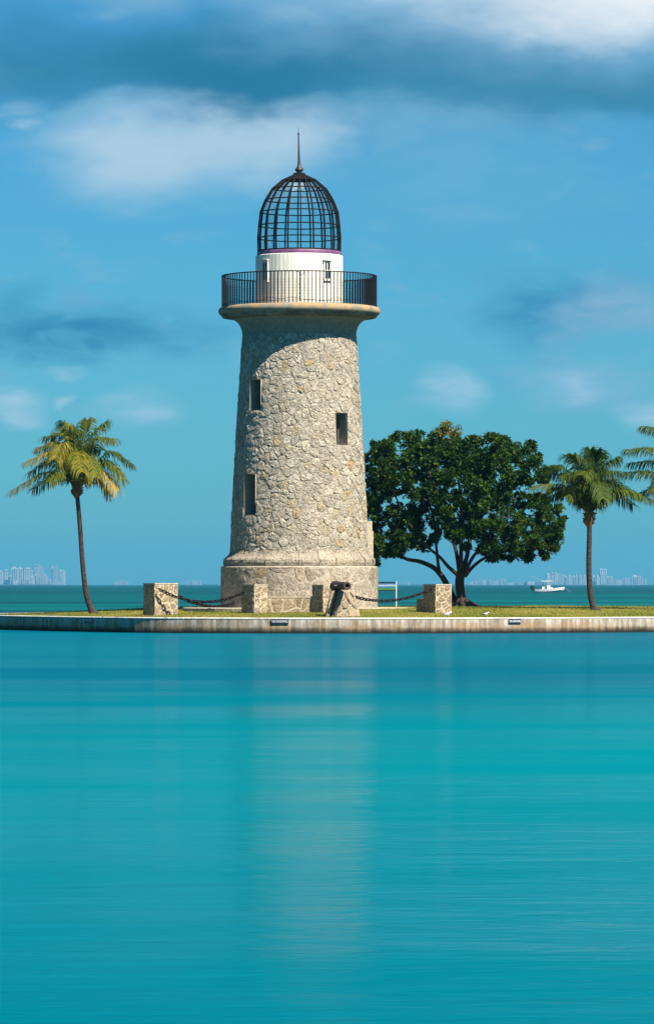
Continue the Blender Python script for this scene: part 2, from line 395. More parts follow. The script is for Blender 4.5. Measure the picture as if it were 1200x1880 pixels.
sw = empty('seawall', (0, 157.7, 0), 'long stained concrete seawall with pale cap around the grassy point', 'wall')
nE = normals(EDGE)
PANELS = []; acc = 0; start = 0
def strip(i0, i1, ztop, zbot, o_top, o_bot, back, name, m, gap=0.0):
    b = MB(); idx = list(range(i0, i1+1)); v = []
    for n_, i in enumerate(idx):
        p = EDGE[i % NE].copy(); nn = nE[i % NE]
        if n_ == 0 and gap: p = p.lerp(EDGE[(i+1) % NE], gap/max(.05, (EDGE[(i+1) % NE]-p).length))
        if n_ == len(idx)-1 and gap: p = p.lerp(EDGE[(i-1) % NE], gap/max(.05, (EDGE[(i-1) % NE]-p).length))
        p = p-Vector((0, 157.7, 0))
        q = [p+nn*o_bot, p+nn*o_top, p+nn*(o_top-.025), p-nn*back, p-nn*back]
        zz = [zbot, ztop-.025, ztop, ztop, zbot]
        v += [Vector((a.x, a.y, z)) for a, z in zip(q, zz)]
    f = []; N = len(idx)
    for i in range(N-1):
        for k in range(4): f.append((i*5+k, (i+1)*5+k, (i+1)*5+k+1, i*5+k+1))
    f.append((4, 3, 2, 1, 0)); e = (N-1)*5; f.append((e, e+1, e+2, e+3, e+4))
    b.add(v, f); return b.build(name, m, sw)
BR = [0]
for i in range(1, NE+1):
    if (sum((EDGE[(k+1) % NE]-EDGE[k % NE]).length for k in range(BR[-1], i))) > 5.9: BR.append(i)
BR[-1] = NE
for a, b_ in zip(BR, BR[1:]):
    strip(a, b_, WALL_TOP-.05, -1.2, 0, .03, .5, 'wall_panel', M_WALL, .008)
    strip(a, b_, WALL_TOP, WALL_TOP-.05, .012, .012, .34, 'cap_slab', M_CAP, .006)

# ------------------------------------------------------------------ water
def water_fn(gg, out):
    p = pos(gg); sx = gg.n('ShaderNodeSeparateXYZ'); gg.link(p, sx.inputs[0]); Y = sx.outputs[1]
    w1, _ = gg.noise(gg.mapping(p, (1, 1, 1), (11, 6, 0)), .024, 4, .55, .3); w2, _ = gg.noise(gg.mapping(p, (.35, 1, 1)), .020, 5, .55)
    w3, _ = gg.noise(gg.mapping(p, (.03, 1, 1), (5, 40, 0)), .006, 5, .6)
    near = gg.mix(gg.ss(w1, .32, .68), (.0, .070, .117, 1), (.0, .092, .130, 1))
    dxy = gg.n('ShaderNodeVectorMath', operation='DISTANCE'); gg.link(gg.mapping(p, (1/20, 1/34, 0), (-4/20, -44/34, 0)), dxy.inputs[0]); dxy.inputs[1].default_value = (0, 0, 0)
    sand = gg.ss(gg.m('ADD', dxy.outputs['Value'], gg.m('MULTIPLY', gg.m('SUBTRACT', w1, .5), 1.2)), 1.25, .0)      # paler sandy shoal
    near = gg.mix(sand, near, (.0, .124, .156, 1))
    far = gg.mix(gg.ss(w2, .40, .62), (.0, .036, .052, 1), (.0, .080, .080, 1))
    deep = gg.mix(gg.ss(w3, .42, .62), (.001, .030, .042, 1), (.0, .055, .062, 1))
    c = gg.mix(gg.ss(Y, 170, 260), near, far); c = gg.mix(gg.ss(Y, 550, 1100), c, deep)
    r1, _ = gg.noise(gg.mapping(p, (.55, 1, 1)), 1.1, 4, .6); r2, _ = gg.noise(gg.mapping(p, (.5, 1, 1), (9, 3, 0)), .16, 4, .6)
    r3, _ = gg.noise(gg.mapping(p, (.45, 1, 1), (2, 7, 0)), .045, 3, .5)
    r5, _ = gg.noise(gg.mapping(p, (.40, 1, 1), (6, 3, 0)), .13, 3, .5); r3 = gg.m('ADD', gg.m('MULTIPLY', r3, .62), gg.m('MULTIPLY', r5, .38))
    bf = gg.m('MULTIPLY', gg.ss(Y, 600, 150), 1.0)
    bn = gg.n('ShaderNodeBump'); bn.inputs['Distance'].default_value = .06; gg.link(gg.m('MULTIPLY', bf, .55), bn.inputs['Strength']); gg.link(gg.m('ADD', r1, gg.m('MULTIPLY', r2, 2.0)), bn.inputs['Height'])
    df = gg.n('ShaderNodeBsdfDiffuse'); gg.link(c, df.inputs[0])
    r4, _ = gg.noise(gg.mapping(p, (.30, 1, 1), (4, 8, 0)), 1.6, 5, .65)
    bd = gg.n('ShaderNodeBump'); bd.inputs['Distance'].default_value = .16; gg.link(gg.m('MULTIPLY', bf, .5), bd.inputs['Strength']); gg.link(r4, bd.inputs['Height']); gg.link(bd.outputs[0], df.inputs['Normal'])
    gl = gg.n('ShaderNodeBsdfGlossy'); gl.inputs['Color'].default_value = (1, 1, 1, 1); gg.link(bn.outputs[0], gl.inputs['Normal'])
    gg.link(gg.ss(r2, .35, .65, .08, .12), gl.inputs['Roughness'])
    fre = gg.n('ShaderNodeFresnel'); fre.inputs[0].default_value = 1.33
    mx = gg.n('ShaderNodeMixShader'); gg.link(gg.m('MULTIPLY', fre.outputs[0], gg.m('MULTIPLY', gg.m('ADD', gg.m('MULTIPLY', gg.ss(r3, .455, .545, .02, .21), gg.ss(Y, 120, 60)), gg.ss(Y, 60, 120, 0, .10)), gg.ss(r2, .3, .7, .75, 1.15))), mx.inputs[0])
    gg.link(df.outputs[0], mx.inputs[1]); gg.link(gl.outputs[0], mx.inputs[2]); gg.link(mx.outputs[0], out.inputs[0])
M_WATER = mat('turquoise_water', water_fn)
FAR = 15900
link('water', mesh('water', [(-FAR,-FAR,0),(FAR,-FAR,0),(FAR,FAR,0),(-FAR,FAR,0)], [(0,1,2,3)]), M_WATER, kind='structure')

# ------------------------------------------------------------------ rubble masonry
def clip(poly, px, py, nx, ny):
    out = []; N = len(poly)
    for i in range(N):
        a = poly[i]; b = poly[(i+1) % N]; da = (a[0]-px)*nx+(a[1]-py)*ny; db = (b[0]-px)*nx+(b[1]-py)*ny
        if da <= 0: out.append(a)
        if (da < 0 < db) or (db < 0 < da): t = da/(da-db); out.append((a[0]+(b[0]-a[0])*t, a[1]+(b[1]-a[1])*t))
    return out
def cells(W, H, size, gap, seed, wrap=False, holes=(), squash=1.0, relax=2):
    """irregular rubble pattern on a W x H sheet: list of convex outlines with an open joint between them"""
    r = np.random.default_rng(seed); n = max(3, int(W*H/size**2)); P = []
    tries = 0; md = size*.80
    while len(P) < n and tries < n*60:
        tries += 1; q = (r.uniform(0, W), r.uniform(0, H)); k = r.uniform(.55, 1.25)
        if tries > n*20: k *= .7
        if all((min(abs(q[0]-s[0]), W-abs(q[0]-s[0]) if wrap else 1e9))**2+((q[1]-s[1])*squash)**2 > (md*k)**2 for s in P): P.append(q)
    P = [q for q in P if not any(h[0]-.05 < q[0] < h[1]+.05 and h[2]-.05 < q[1] < h[3]+.05 for h in holes)]
    A = np.array(P); out = []
    if wrap: A = np.vstack([A, A+[W, 0], A-[W, 0]])
    for i, q in enumerate(P):
        d = A-np.array(q); dd = (d**2).sum(1); order = np.argsort(dd)[1:22]
        x0, x1 = (q[0]-2*size, q[0]+2*size) if wrap else (gap/2, W-gap/2)
        poly = [(x0, gap/2), (x1, gap/2), (x1, H-gap/2), (x0, H-gap/2)]
        for j in order:
            L = math.sqrt(dd[j]); nx, ny = d[j]/L; m_ = L/2-gap/2
            poly = clip(poly, q[0]+nx*m_, q[1]+ny*m_, nx, ny)
            if len(poly) < 3: break
        for h in holes:
            if len(poly) < 3: break
            if max(a[0] for a in poly) < h[0] or min(a[0] for a in poly) > h[1] or max(a[1] for a in poly) < h[2] or min(a[1] for a in poly) > h[3]: continue
            s = [(h[0]-q[0], (h[0]-.01, 0, 1, 0)), (q[0]-h[1], (h[1]+.01, 0, -1, 0)), (h[2]-q[1], (0, h[2]-.01, 0, 1)), (q[1]-h[3], (0, h[3]+.01, 0, -1))]
            poly = clip(poly, *max(s)[1])
        if len(poly) >= 3:
            ar = abs(sum(poly[k][0]*poly[(k+1) % len(poly)][1]-poly[(k+1) % len(poly)][0]*poly[k][1] for k in range(len(poly))))/2
            if ar > .004: out.append((poly, ar))
    return out
def stone_geo(poly, fmap, proud, rough, r, base=-.03, cut=.24, rim=.02):
    N = len(poly); q = []
    for i in range(N):
        a, b = poly[i], poly[(i+1) % N]
        for t in (cut, 1-cut): q.append((a[0]+(b[0]-a[0])*t, a[1]+(b[1]-a[1])*t))
    s = []
    for p in q:
        if not s or (p[0]-s[-1][0])**2+(p[1]-s[-1][1])**2 > .03**2: s.append(p)
    q = s; N = len(q); cx = sum(p[0] for p in q)/N; cy = sum(p[1] for p in q)/N
    size = math.sqrt(max((p[0]-cx)**2+(p[1]-cy)**2 for p in q))
    v = []; jj = rough*.5
    tilt = r.normal(0, rough*.8, 2)/max(size, .1)
    off = lambda p: proud+tilt[0]*(p[0]-cx)+tilt[1]*(p[1]-cy)
    for p in q: v.append(fmap(p[0]+r.normal(0, jj*.35), p[1]+r.normal(0, jj*.35), base))
    k1 = max(.6, 1-rim/size)
    for p in q: x, y = cx+(p[0]-cx)*k1, cy+(p[1]-cy)*k1; v.append(fmap(x, y, off((x, y))*.72+r.normal(0, jj)))
    for p in q: x, y = cx+(p[0]-cx)*.58, cy+(p[1]-cy)*.58; v.append(fmap(x, y, off((x, y))+r.normal(0, jj)))
    v.append(fmap(cx, cy, proud+r.normal(0, jj)))
    f = []
    for i in range(N):
        k = (i+1) % N
        f += [(i, k, N+k, N+i), (N+i, N+k, 2*N+k, 2*N+i), (2*N+i, 2*N+k, 3*N)]
    return v, f
def stone_tint(r, ochre=.08):
    t = r.random()
    return r.uniform(.86, 1.0) if t < ochre else min(.84, max(0, r.normal(.48, .22)))

# ------------------------------------------------------------------ lighthouse
S = 170/FPX
Z0 = LH.z
def lz(py): return EYE-(py-HOR)*S-Z0          # local height of a photo row on the tower axis
lh = empty('lighthouse', LH, 'tall tapering coral-stone lighthouse with caged dome and black gallery railing', 'lighthouse')
ZS0, ZS1 = lz(1016), lz(617)
PROF = [(lz(1016), 126.6*S), (lz(930), 122.6*S), (lz(840), 117.8*S), (lz(740), 111.9*S), (lz(617), 103.8*S)]
def RS(z):
    if z <= PROF[0][0]: return PROF[0][1]
    for (a, ra), (b, rb) in zip(PROF, PROF[1:]):
        if z <= b: return ra+(rb-ra)*(z-a)/(b-a)
    return PROF[-1][1]
# three deep window openings: (azimuth, half width, z low, z high)
def wz(py, th, r): Y = 170-r*math.cos(th); return EYE-(py-HOR)*Y/FPX-Z0
WIN = []
for (px, hw, y0, y1, name) in ((469.8, .31, 753, 697, 'upper'), (626, .30, 817, 758, 'right'), (459.8, .33, 945, 871, 'lower')):
    zc = lz((y0+y1)/2); r_ = RS(zc); th = math.asin((px-548.3)*S/r_)
    WIN.append((th, hw/r_, wz(y0, th, r_), wz(y1, th, r_)))
RM = 115*S
# shaft core with real openings
ths = sorted(set([round(2*PI*i/96-PI, 5) for i in range(96)]+[round(w_[0]+s*w_[1], 5) for w_ in WIN for s in (-1, 1)]))
zsl = sorted(set([ZS0-.1]+[round(ZS0+(ZS1-ZS0)*i/24, 4) for i in range(25)]+[round(z, 4) for w_ in WIN for z in w_[2:4]]))
cyl = lambda th, z, r: Vector((r*math.sin(th), -r*math.cos(th), z))
v = [cyl(t, z, RS(z)-.005) for z in zsl for t in ths]; f = []; NT = len(ths)
for j in range(len(zsl)-1):
    for i in range(NT):
        k = (i+1) % NT; tm = (ths[i]+(ths[k] if k else ths[0]+2*PI))/2; zm = (zsl[j]+zsl[j+1])/2
        if any(abs(tm-w_[0]) < w_[1] and w_[2] < zm < w_[3] for w_ in WIN): continue
        f.append((j*NT+i, j*NT+k, (j+1)*NT+k, (j+1)*NT+i))
shaft = link('shaft', mesh('shaft', v, f, True), M_MORTAR, lh)
M_REVEAL = mat('window_reveal', mortar_fn((.30, .255, .195, 1), (.38, .33, .26, 1)))
for th, hw, z0, z1 in WIN:
    b = MB(); dep = .60; v = []
    for z in (z0, z1):
        R = RS((z0+z1)/2)+.035
        a = cyl(th-hw, z, R); c = cyl(th+hw, z, R); n_ = cyl(th, 0, 1.0); ri = RS((z0+z1)/2)-dep
        tang = Vector((math.cos(th), math.sin(th), 0)); w2 = hw*R
        v += [a, c, n_*ri+tang*w2+Vector((0, 0, z)), n_*ri-tang*w2+Vector((0, 0, z))]
    b.add(v, [(0, 1, 2, 3), (7, 6, 5, 4), (0, 3, 7, 4), (1, 5, 6, 2)])
    wn = b.build('window', M_REVEAL, lh)
    b = MB(); Mx = Matrix.Translation(cyl(th, (z0+z1)/2, ri+.03)) @ Matrix.Rotation(th, 4, 'Z')
    hh = (z1-z0)/2; b.box(-w2+.005, w2-.005, 0, .02, -hh+.005, hh-.005, Mx); b.build('dark_backing', M_WINDARK, wn)  # added black panel, paints the darkness inside the opening
    b = MB(); fr = .045
    for q in ((-w2+.006, -w2+fr, -hh+.006, hh-.006), (w2-fr, w2-.006, -hh+.006, hh-.006), (-w2+fr, w2-fr, hh-fr, hh-.006), (-w2+fr, w2-fr, -hh+.006, -hh+fr), (-.02, .02, -hh+fr, hh-fr)):
        b.box(q[0], q[1], -.05, -.001, q[2], q[3], Mx)
    b.build('window_frame', simple('grey_frame_paint', (.10, .115, .12), .6, .3), wn)
# shaft stones
holes = [((w_[0]+PI)*RM-w_[1]*RM-.02, (w_[0]+PI)*RM+w_[1]*RM+.02, w_[2]-ZS0-.02, w_[3]-ZS0+.02) for w_ in WIN]
cs = cells(2*PI*RM, ZS1-ZS0, .34, .013, 11, wrap=True, holes=holes)
rr = np.random.default_rng(5)
def shaft_map(u, v_, o): z = ZS0+v_; return cyl(u/RM-PI, z, RS(z)+o)
pool = []
for poly, ar in cs:
    cu = sum(p[0] for p in poly)/len(poly)/RM-PI; pool.append((ar*max(0, math.cos(cu)), cu, poly))
pool.sort(key=lambda q: -q[0])
rest = MB()
for i, (wgt, cu, poly) in enumerate(pool):
    vv, ff = stone_geo(poly, shaft_map, rr.uniform(.006, .030), .014, rr); tn = stone_tint(rr, .045)
    if i < 235 and wgt > 0: link('stone', mesh('stone', vv, ff, False, [tn]*len(vv)), M_SHAFT, shaft)
    else: rest.add(vv, ff, tn)
rest.build('small_stones', M_SHAFT, shaft, tint=True, kind='stuff')
# base moulding + plinth
MP = [(126.8*S, lz(1012)), (129*S, lz(1017)), (133*S, lz(1022)), (137.5*S, lz(1025.5)), (139.3*S, lz(1028)), (139.8*S, lz(1033)), (138.5*S, lz(1038.5)), (137*S, lz(1041))]
b = MB(); b.lathe([(r_-.03, z) for r_, z in MP], 96); mo = b.build('base_moulding', M_MORTAR, lh, True)
a_ = 0.0; rm = np.random.default_rng(77)
while a_ < 2*PI-.08:
    da = min(rm.uniform(.16, .30), 2*PI-a_); v = []; f = []; dr = rm.uniform(-.012, .016); nn_ = len(MP)
    for k in range(5):
        for r_, z in MP: v.append(cyl(a_+.005+(da-.010)*k/4, z+rm.normal(0, .006), r_+dr+rm.normal(0, .008)))
    for k in range(4):
        for j in range(nn_-1): f.append((k*nn_+j+1, (k+1)*nn_+j+1, (k+1)*nn_+j, k*nn_+j))
    link('stone', mesh('stone', v, f, False, [stone_tint(rm, .03)]*len(v)), M_PLINTH, mo); a_ += da
RP = 143.3*S; ZP1 = lz(1040)
b = MB(); b.lathe([(RP, -.25), (RP, ZP1-.03), (RP-.025, ZP1), (130*S, ZP1+.01)], 96)
pl = b.build('plinth', M_BASEMORTAR, lh)
csp = cells(2*PI*RP, ZP1-.02, .52, .016, 23, wrap=True)
pool = sorted(((ar*max(0, math.cos(sum(p[0] for p in poly)/len(poly)/RP-PI)), poly) for poly, ar in csp), key=lambda q: -q[0])
rest = MB(); pm = lambda u, v_, o: cyl(u/RP-PI, v_, RP+o)
for i, (wgt, poly) in enumerate(pool):
    vv, ff = stone_geo(poly, pm, rr.uniform(.008, .022), .010, rr, base=-.01); tn = stone_tint(rr, .08)
    if i < 38 and wgt > 0: link('stone', mesh('stone', vv, ff, False, [tn]*len(vv)), M_PLINTH, pl)
    else: rest.add(vv, ff, tn)
rest.build('rear_stones', M_PLINTH, pl, tint=True, kind='stuff')
# stepped buttress on the rear right flank
b = MB(); Mx = Matrix.Rotation(math.radians(97), 4, 'Z')
b.box(-.55, .55, -133.5*S, -110*S, lz(1030), lz(975), Mx); b.box(-.45, .45, -132*S, -105*S, lz(975)+.002, lz(957), Mx)
bt = b.build('buttress', M_PALEMORTAR, lh)
for i, (z0, z1) in enumerate(((1029, 1013), (1011, 995), (993, 977))):
    for k in range(2):
        bb = MB(); x0 = -.54+.55*k+(.08 if i % 2 else -.0); bb.box(x0, min(.545, x0+.50), -133.5*S-.012, -133.5*S+.05, lz(z0), lz(z1), Mx, stone_tint(rr)); bb.build('stone', M_PLINTH, bt, tint=True)
# gallery (cove + lip)
G = [(104.2*S, lz(618)), (104.6*S, lz(612)), (106*S, lz(605)), (109*S, lz(598)), (114*S, lz(591.5)), (121*S, lz(587)), (130*S, lz(584.5)), (141*S, lz(583.5)), (142.2*S, lz(582)), (142.4*S, lz(579.5)), (144.5*S, lz(579)), (147.2*S, lz(576.5)), (148.4*S, lz(573)), (147.8*S, lz(569)), (145.5*S, lz(566)), (142*S, lz(564.6)), (70*S, lz(564.2))]
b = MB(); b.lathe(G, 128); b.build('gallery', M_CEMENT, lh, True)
# lantern room: grooved white drum
RL = 79.9*S; nb = 64; prof = []
b = MB(); v = []; f = []; ring = []
for i in range(nb):
    a = 2*PI*i/nb; w_ = 2*PI/nb
    for da, dr in ((.0, -.012), (.09, 0), (.5, .002), (.91, 0)): ring.append((a+da*w_, RL+dr))
zz = [lz(566), lz(475), lz(471.2), lz(470.2)]
for z, dr in zip(zz, (0, 0, .0, -.02)):
    for a, r_ in ring: v.append(cyl(a, z, r_+dr))
NR = len(ring)
for j in range(3):
    for i in range(NR): k = (i+1) % NR; f.append((j*NR+i, j*NR+k, (j+1)*NR+k, (j+1)*NR+i))
f.append(tuple(range(3*NR, 4*NR)))
b.add(v, f); lr = b.build('lantern_room', M_WHITE, lh)
M_PANE = mat('dark_window_pane', lambda gg, out: bsdf(gg, out, (.02, .024, .03, 1), .08, .5))
for (px, y0, y1) in ((488.5, 514, 481.5), (600.0, 511.5, 481.5)):
    th = math.asin((px-549.4)*S/RL); Y = 170-RL*math.cos(th)
    z0 = EYE-(y0-HOR)*Y/FPX-Z0; z1 = EYE-(y1-HOR)*Y/FPX-Z0; hh = (z1-z0)/2; hw = .125
    Mx = Matrix.Translation(cyl(th, (z0+z1)/2, RL*math.cos(.14)-.005)) @ Matrix.Rotation(th, 4, 'Z')
    b = MB()
    for q in ((-hw-.06, -hw, -hh-.06, hh+.06), (hw, hw+.06, -hh-.06, hh+.06), (-hw, hw, hh, hh+.06), (-hw, hw, -hh-.06, -hh)): b.box(q[0], q[1], -.075, .06, q[2], q[3], Mx)
    for q in ((-.022, .022, -hh, hh), (-hw, -.0221, -.02, .02), (.0221, hw, -.02, .02)): b.box(q[0], q[1], -.055, .03, q[2], q[3], Mx)
    wn = b.build('window', M_FRAME, lh)
    for (x0, x1) in ((-hw+.001, -.024), (.024, hw-.001)):
        for (a0, a1) in ((-hh+.001, -.022), (.022, hh-.001)):
            bb = MB(); bb.box(x0, x1, -.035, -.025, a0, a1, Mx); bb.build('pane', M_PANE, wn)
    bb = MB(); bb.box(-hw-.09, hw+.09, -.13, .05, hh+.062, hh+.10, Mx); bb.build('hood', M_FRAME, wn)
    bb = MB(); bb.box(-hw-.07, hw+.07, -.10, .05, -hh-.09, -hh-.062, Mx); bb.build('sill', M_FRAME, wn)
# purple band
b = MB(); b.lathe([(77.0*S, lz(471)), (77.4*S, lz(470.2)), (77.4*S, lz(463.4)), (76.2*S, lz(462)), (70*S, lz(461.6))], 80); b.build('purple_band', M_PURPLE, lh, True)
# dome cage: 20 ribs, rings, glass panes
DN, DA = 20, math.radians(2.5)
LV = [(75.4, 461.5), (76.0, 437.5), (74.2, 414.5), (71.4, 389.5), (62.6, 367.5), (49.8, 346.8), (31.0, 331.0), (11.0, 322.0)]
DP = [(r_*S, lz(y)) for r_, y in LV]
M_GLASS = mat('dome_glass', lambda gg, out: (lambda tr, gl, fr, mx: (setattr(tr.inputs[0], 'default_value', (.93, .96, .97, 1)), setattr(gl.inputs['Roughness'], 'default_value', .06), setattr(fr.inputs[0], 'default_value', 1.45),
    gg.link(gg.m('ADD', gg.m('MULTIPLY', fr.outputs[0], .25), .03), mx.inputs[0]), gg.link(tr.outputs[0], mx.inputs[1]), gg.link(gl.outputs[0], mx.inputs[2]), gg.link(mx.outputs[0], out.inputs[0])))(
    gg.n('ShaderNodeBsdfTransparent'), gg.n('ShaderNodeBsdfGlossy'), gg.n('ShaderNodeFresnel'), gg.n('ShaderNodeMixShader')))
b = MB(); b.lathe([(73.5*S, lz(463)), (77*S, lz(463)), (77*S, lz(460.4)), (73.5*S, lz(460.4)), (73.5*S, lz(463))], 60); dome = b.build('dome_cage', M_IRON, lh)
for i in range(DN):
    a = DA+2*PI*i/DN; b = MB(); w_ = .026
    for (r0, z0), (r1, z1) in zip(DP, DP[1:]):
        p0, p1 = cyl(a, z0, r0), cyl(a, z1, r1); tg = Vector((math.cos(a), math.sin(a), 0)); n_ = (p1-p0).cross(tg).normalized()
        if n_.dot(cyl(a, 0, 1)) < 0: n_ = -n_
        ww0, ww1 = w_, (w_ if r1 > .5 else .02)
        vv = [p0-tg*ww0+n_*.03, p0+tg*ww0+n_*.03, p0+tg*ww0-n_*.03, p0-tg*ww0-n_*.03, p1-tg*ww1+n_*.03, p1+tg*ww1+n_*.03, p1+tg*ww1-n_*.03, p1-tg*ww1-n_*.03]
        b.add(vv, [(0,1,5,4),(1,2,6,5),(2,3,7,6),(3,0,4,7),(4,5,6,7),(3,2,1,0)])
    b.build('rib', M_IRON, dome)
for j in range(1, len(DP)-1):
    r_, z = DP[j]; b = MB(); b.tube([cyl(DA+2*PI*i/DN, z, r_-.004) for i in range(DN)], .027, 6, closed=True); b.build('ring', M_IRON, dome)
for j in range(len(DP)-2):
    for i in range(DN):
        a0, a1 = DA+2*PI*i/DN, DA+2*PI*(i+1)/DN; (r0, z0), (r1, z1) = DP[j], DP[j+1]
        link('pane', mesh('pane', [cyl(a0, z0, r0-.012), cyl(a1, z0, r0-.012), cyl(a1, z1, r1-.012), cyl(a0, z1, r1-.012)], [(0,1,2,3)]), M_GLASS, dome)
b = MB(); b.lathe([(31.2*S, lz(330.6)), (11.2*S, lz(321.4))], DN, a0=DA); b.lathe([(11*S, lz(322.5)), (11.4*S, lz(321)), (11.2*S, lz(318.4)), (8*S, lz(317.4)), (5*S, lz(316.4))], 24); b.build('dome_crown', M_IRON, dome)
# finial
fp = [(5,316.8),(4.6,315.4),(7.6,313.2),(8.0,311.6),(6.6,309.4),(4.4,307),(3.2,303),(2.5,297),(2.0,288),(1.6,276),(1.3,262),(1.1,247.5),(1.8,246.6),(2.0,245.4),(1.6,244.2),(.8,243.4),(.45,238),(.15,233)]
Mx = Matrix.Translation((0, 0, lz(316))) @ Matrix.Rotation(math.radians(-1.2), 4, 'Y') @ Matrix.Translation((0, 0, -lz(316)))
b = MB(); b.lathe([(r_*S, lz(y)) for r_, y in fp], 20, (False, True), Mx); b.build('finial', M_COPPER, lh, True)
# railing
RR = 141.6*S; zt, zb = lz(507.6), lz(565)
b = MB(); b.tube([cyl(2*PI*i/96, zt, RR) for i in range(96)], .026, 6, closed=True); rl = b.build('railing', M_RAIL, lh)
b = MB(); b.tube([cyl(2*PI*i/96, zb+.10, RR) for i in range(96)], .010, 5, closed=True); b.build('lower_rail', M_RAIL, rl)
bm_ = MB(); bm_.box(-.017, .017, -.017, .017, zb-.02, zt-.01); bme = mesh('baluster', bm_.v, bm_.f); bme.materials.append(M_RAIL)
for i in range(128):
    a = 2*PI*(i+.5)/128; o = link('baluster', bme, None, rl, cyl(a, 0, RR), (0, 0, a))
b = MB()
for i in range(9): z = zb+.03+.115*i; b.tube([cyl(2*PI*k/72, z, RR-.03) for k in range(72)], .0035, 3, closed=True)
for i in range(240): a = 2*PI*i/240; b.tube([cyl(a, zb, RR-.03), cyl(a, zb+1.0, RR-.03)], .003, 3, cap=False)
b.build('wire_mesh', M_RAIL, rl, kind='stuff')
b = MB(); pts = []
for i in range(90): a = -1.4+2.8*i/89; pts.append(cyl(a, zb+.16+.05*math.sin(i*.55)*math.sin(i*.13)+.05*math.sin(i*.21), RR-.045))
b.tube(pts, .010, 5)
pts = [cyl(.0+.006*math.sin(i*1.7)+.015, zt-.03-(zt-zb-.1)*i/24, RR-.045+.02*math.sin(i*2.1)) for i in range(25)]; b.tube(pts, .022, 5)
pts = [cyl(-.02+.09*i/10, zt-.10+.07*math.sin(i*.6+1), RR-.04) for i in range(11)]; b.tube(pts, .012, 5)
b.build('cable', M_BLACK, rl)

# apron slab round the tower
b = MB(); b.lathe([(APR, -.2), (APR, .055), (APR-.03, .075), (2.9, .085)], 64); ap = b.build('paved_apron', M_APRON, None, loc=(LH.x, LH.y, LH.z-.0)); ap['kind'] = 'structure'

# ------------------------------------------------------------------ rubble piers
def patch_stones(parent, corners, size, gap, seed, m=M_PIER, proud=(.008, .022), rough=.008):
    """stones on a planar quad: corners bottom-left, bottom-right, top-right, top-left seen from outside"""
    a, b_, c, d = [Vector(x) for x in corners]; W = ((b_-a).length+(c-d).length)/2; H = ((d-a).length+(c-b_).length)/2
    n_ = (b_-a).cross(d-a).normalized(); r = np.random.default_rng(seed)
    fm = lambda u, v_, o: (a.lerp(b_, u/W)).lerp(d.lerp(c, u/W), v_/H)+n_*o
    for poly, ar in cells(W, H, size, gap, seed):
        vv, ff = stone_geo(poly, fm, r.uniform(*proud), rough, r, base=-.004, cut=.16, rim=.03)
        link('stone', mesh('stone', vv, ff, False, [r.random()]*len(vv)), m, parent)
def pier(px_corner, Y, rot, a, b_, ytop, label, seed, stub=None):
    """rectangular rubble pier; px_corner = the photo column of its near vertical edge"""
    X = (px_corner-600)*Y/FPX; gz = lawn_z(X, Y); top = EYE-(ytop-HOR)*Y/FPX; h = top-gz+.06
    root = empty('stone_pier', (X, Y, gz-.06), label, 'pier', 'rubble stone piers around the lighthouse', rot)
    # local: near corner at origin, lit face along +x (width a), shaded face along +y (depth b_)
    cap = .045
    m_ = MB(); m_.box(0, a, 0, b_, 0, h-cap); body = m_.build('mortar_core', M_PALEMORTAR, root)
    m_ = MB(); m_.box(-.015, a+.015, -.015, b_+.015, h-cap, h); m_.build('cap', M_PALEMORTAR, root)
    H = h-cap
    for i, q in enumerate((((0,0,0),(a,0,0),(a,0,H),(0,0,H)), ((0,b_,0),(0,0,0),(0,0,H),(0,b_,H)), ((a,0,0),(a,b_,0),(a,b_,H),(a,0,H)), ((a,b_,0),(0,b_,0),(0,b_,H),(a,b_,H)))):
        patch_stones(body, q, .27, .026, seed*10+i, rough=.014)
    if stub:
        sw_, sh = stub; m_ = MB(); m_.box(.01, a*.6, b_+.03, b_+sw_, 0, sh); st_ = m_.build('stub', M_PALEMORTAR, root)
        patch_stones(st_, ((.01, b_+sw_, 0), (.01, b_+.03, 0), (.01, b_+.03, sh), (.01, b_+sw_, sh)), .3, .03, seed*10+8)
    return root
R_ = math.radians
P1 = pier(284.5, 164.0, R_(28), 1.0, 1.05, 1070.5, 'rubble stone pier standing alone left of the lighthouse with two chains', 1)
P2 = pier(467, 163.2, R_(38), .64, .84, 1073, 'narrow rubble stone pier at the left end of the low stone wall', 2)
P3 = pier(593.5, 163.0, R_(38), .62, .72, 1073.5, 'rubble stone pier at the right end of the low wall, half hidden behind the cannon', 3)
P4 = pier(799.5, 163.5, R_(30), .72, .95, 1072.5, 'rubble stone pier with a low stepped stub below the broad tree', 4, stub=(.52, .62))
# low wall between the two middle piers
Y = 163.6; a_ = at(486, 1095, Y); c_ = at(577, 1095, Y); gz = lawn_z(0, Y)-.05
lw = empty('low_stone_wall', (a_.x, Y, gz), 'low rubble stone wall between two piers in front of the lighthouse', 'wall')
L = c_.x-a_.x; H = a_.z-gz; m_ = MB(); m_.box(0, L, 0, .4, 0, H-.05); co = m_.build('mortar_core', M_PALEMORTAR, lw); m_ = MB(); m_.box(-.0, L, -.02, .42, H-.05, H); m_.build('coping', M_PALEMORTAR, lw)
patch_stones(co, ((0,0,0),(L,0,0),(L,0,H-.05),(0,0,H-.05)), .40, .04, 55)

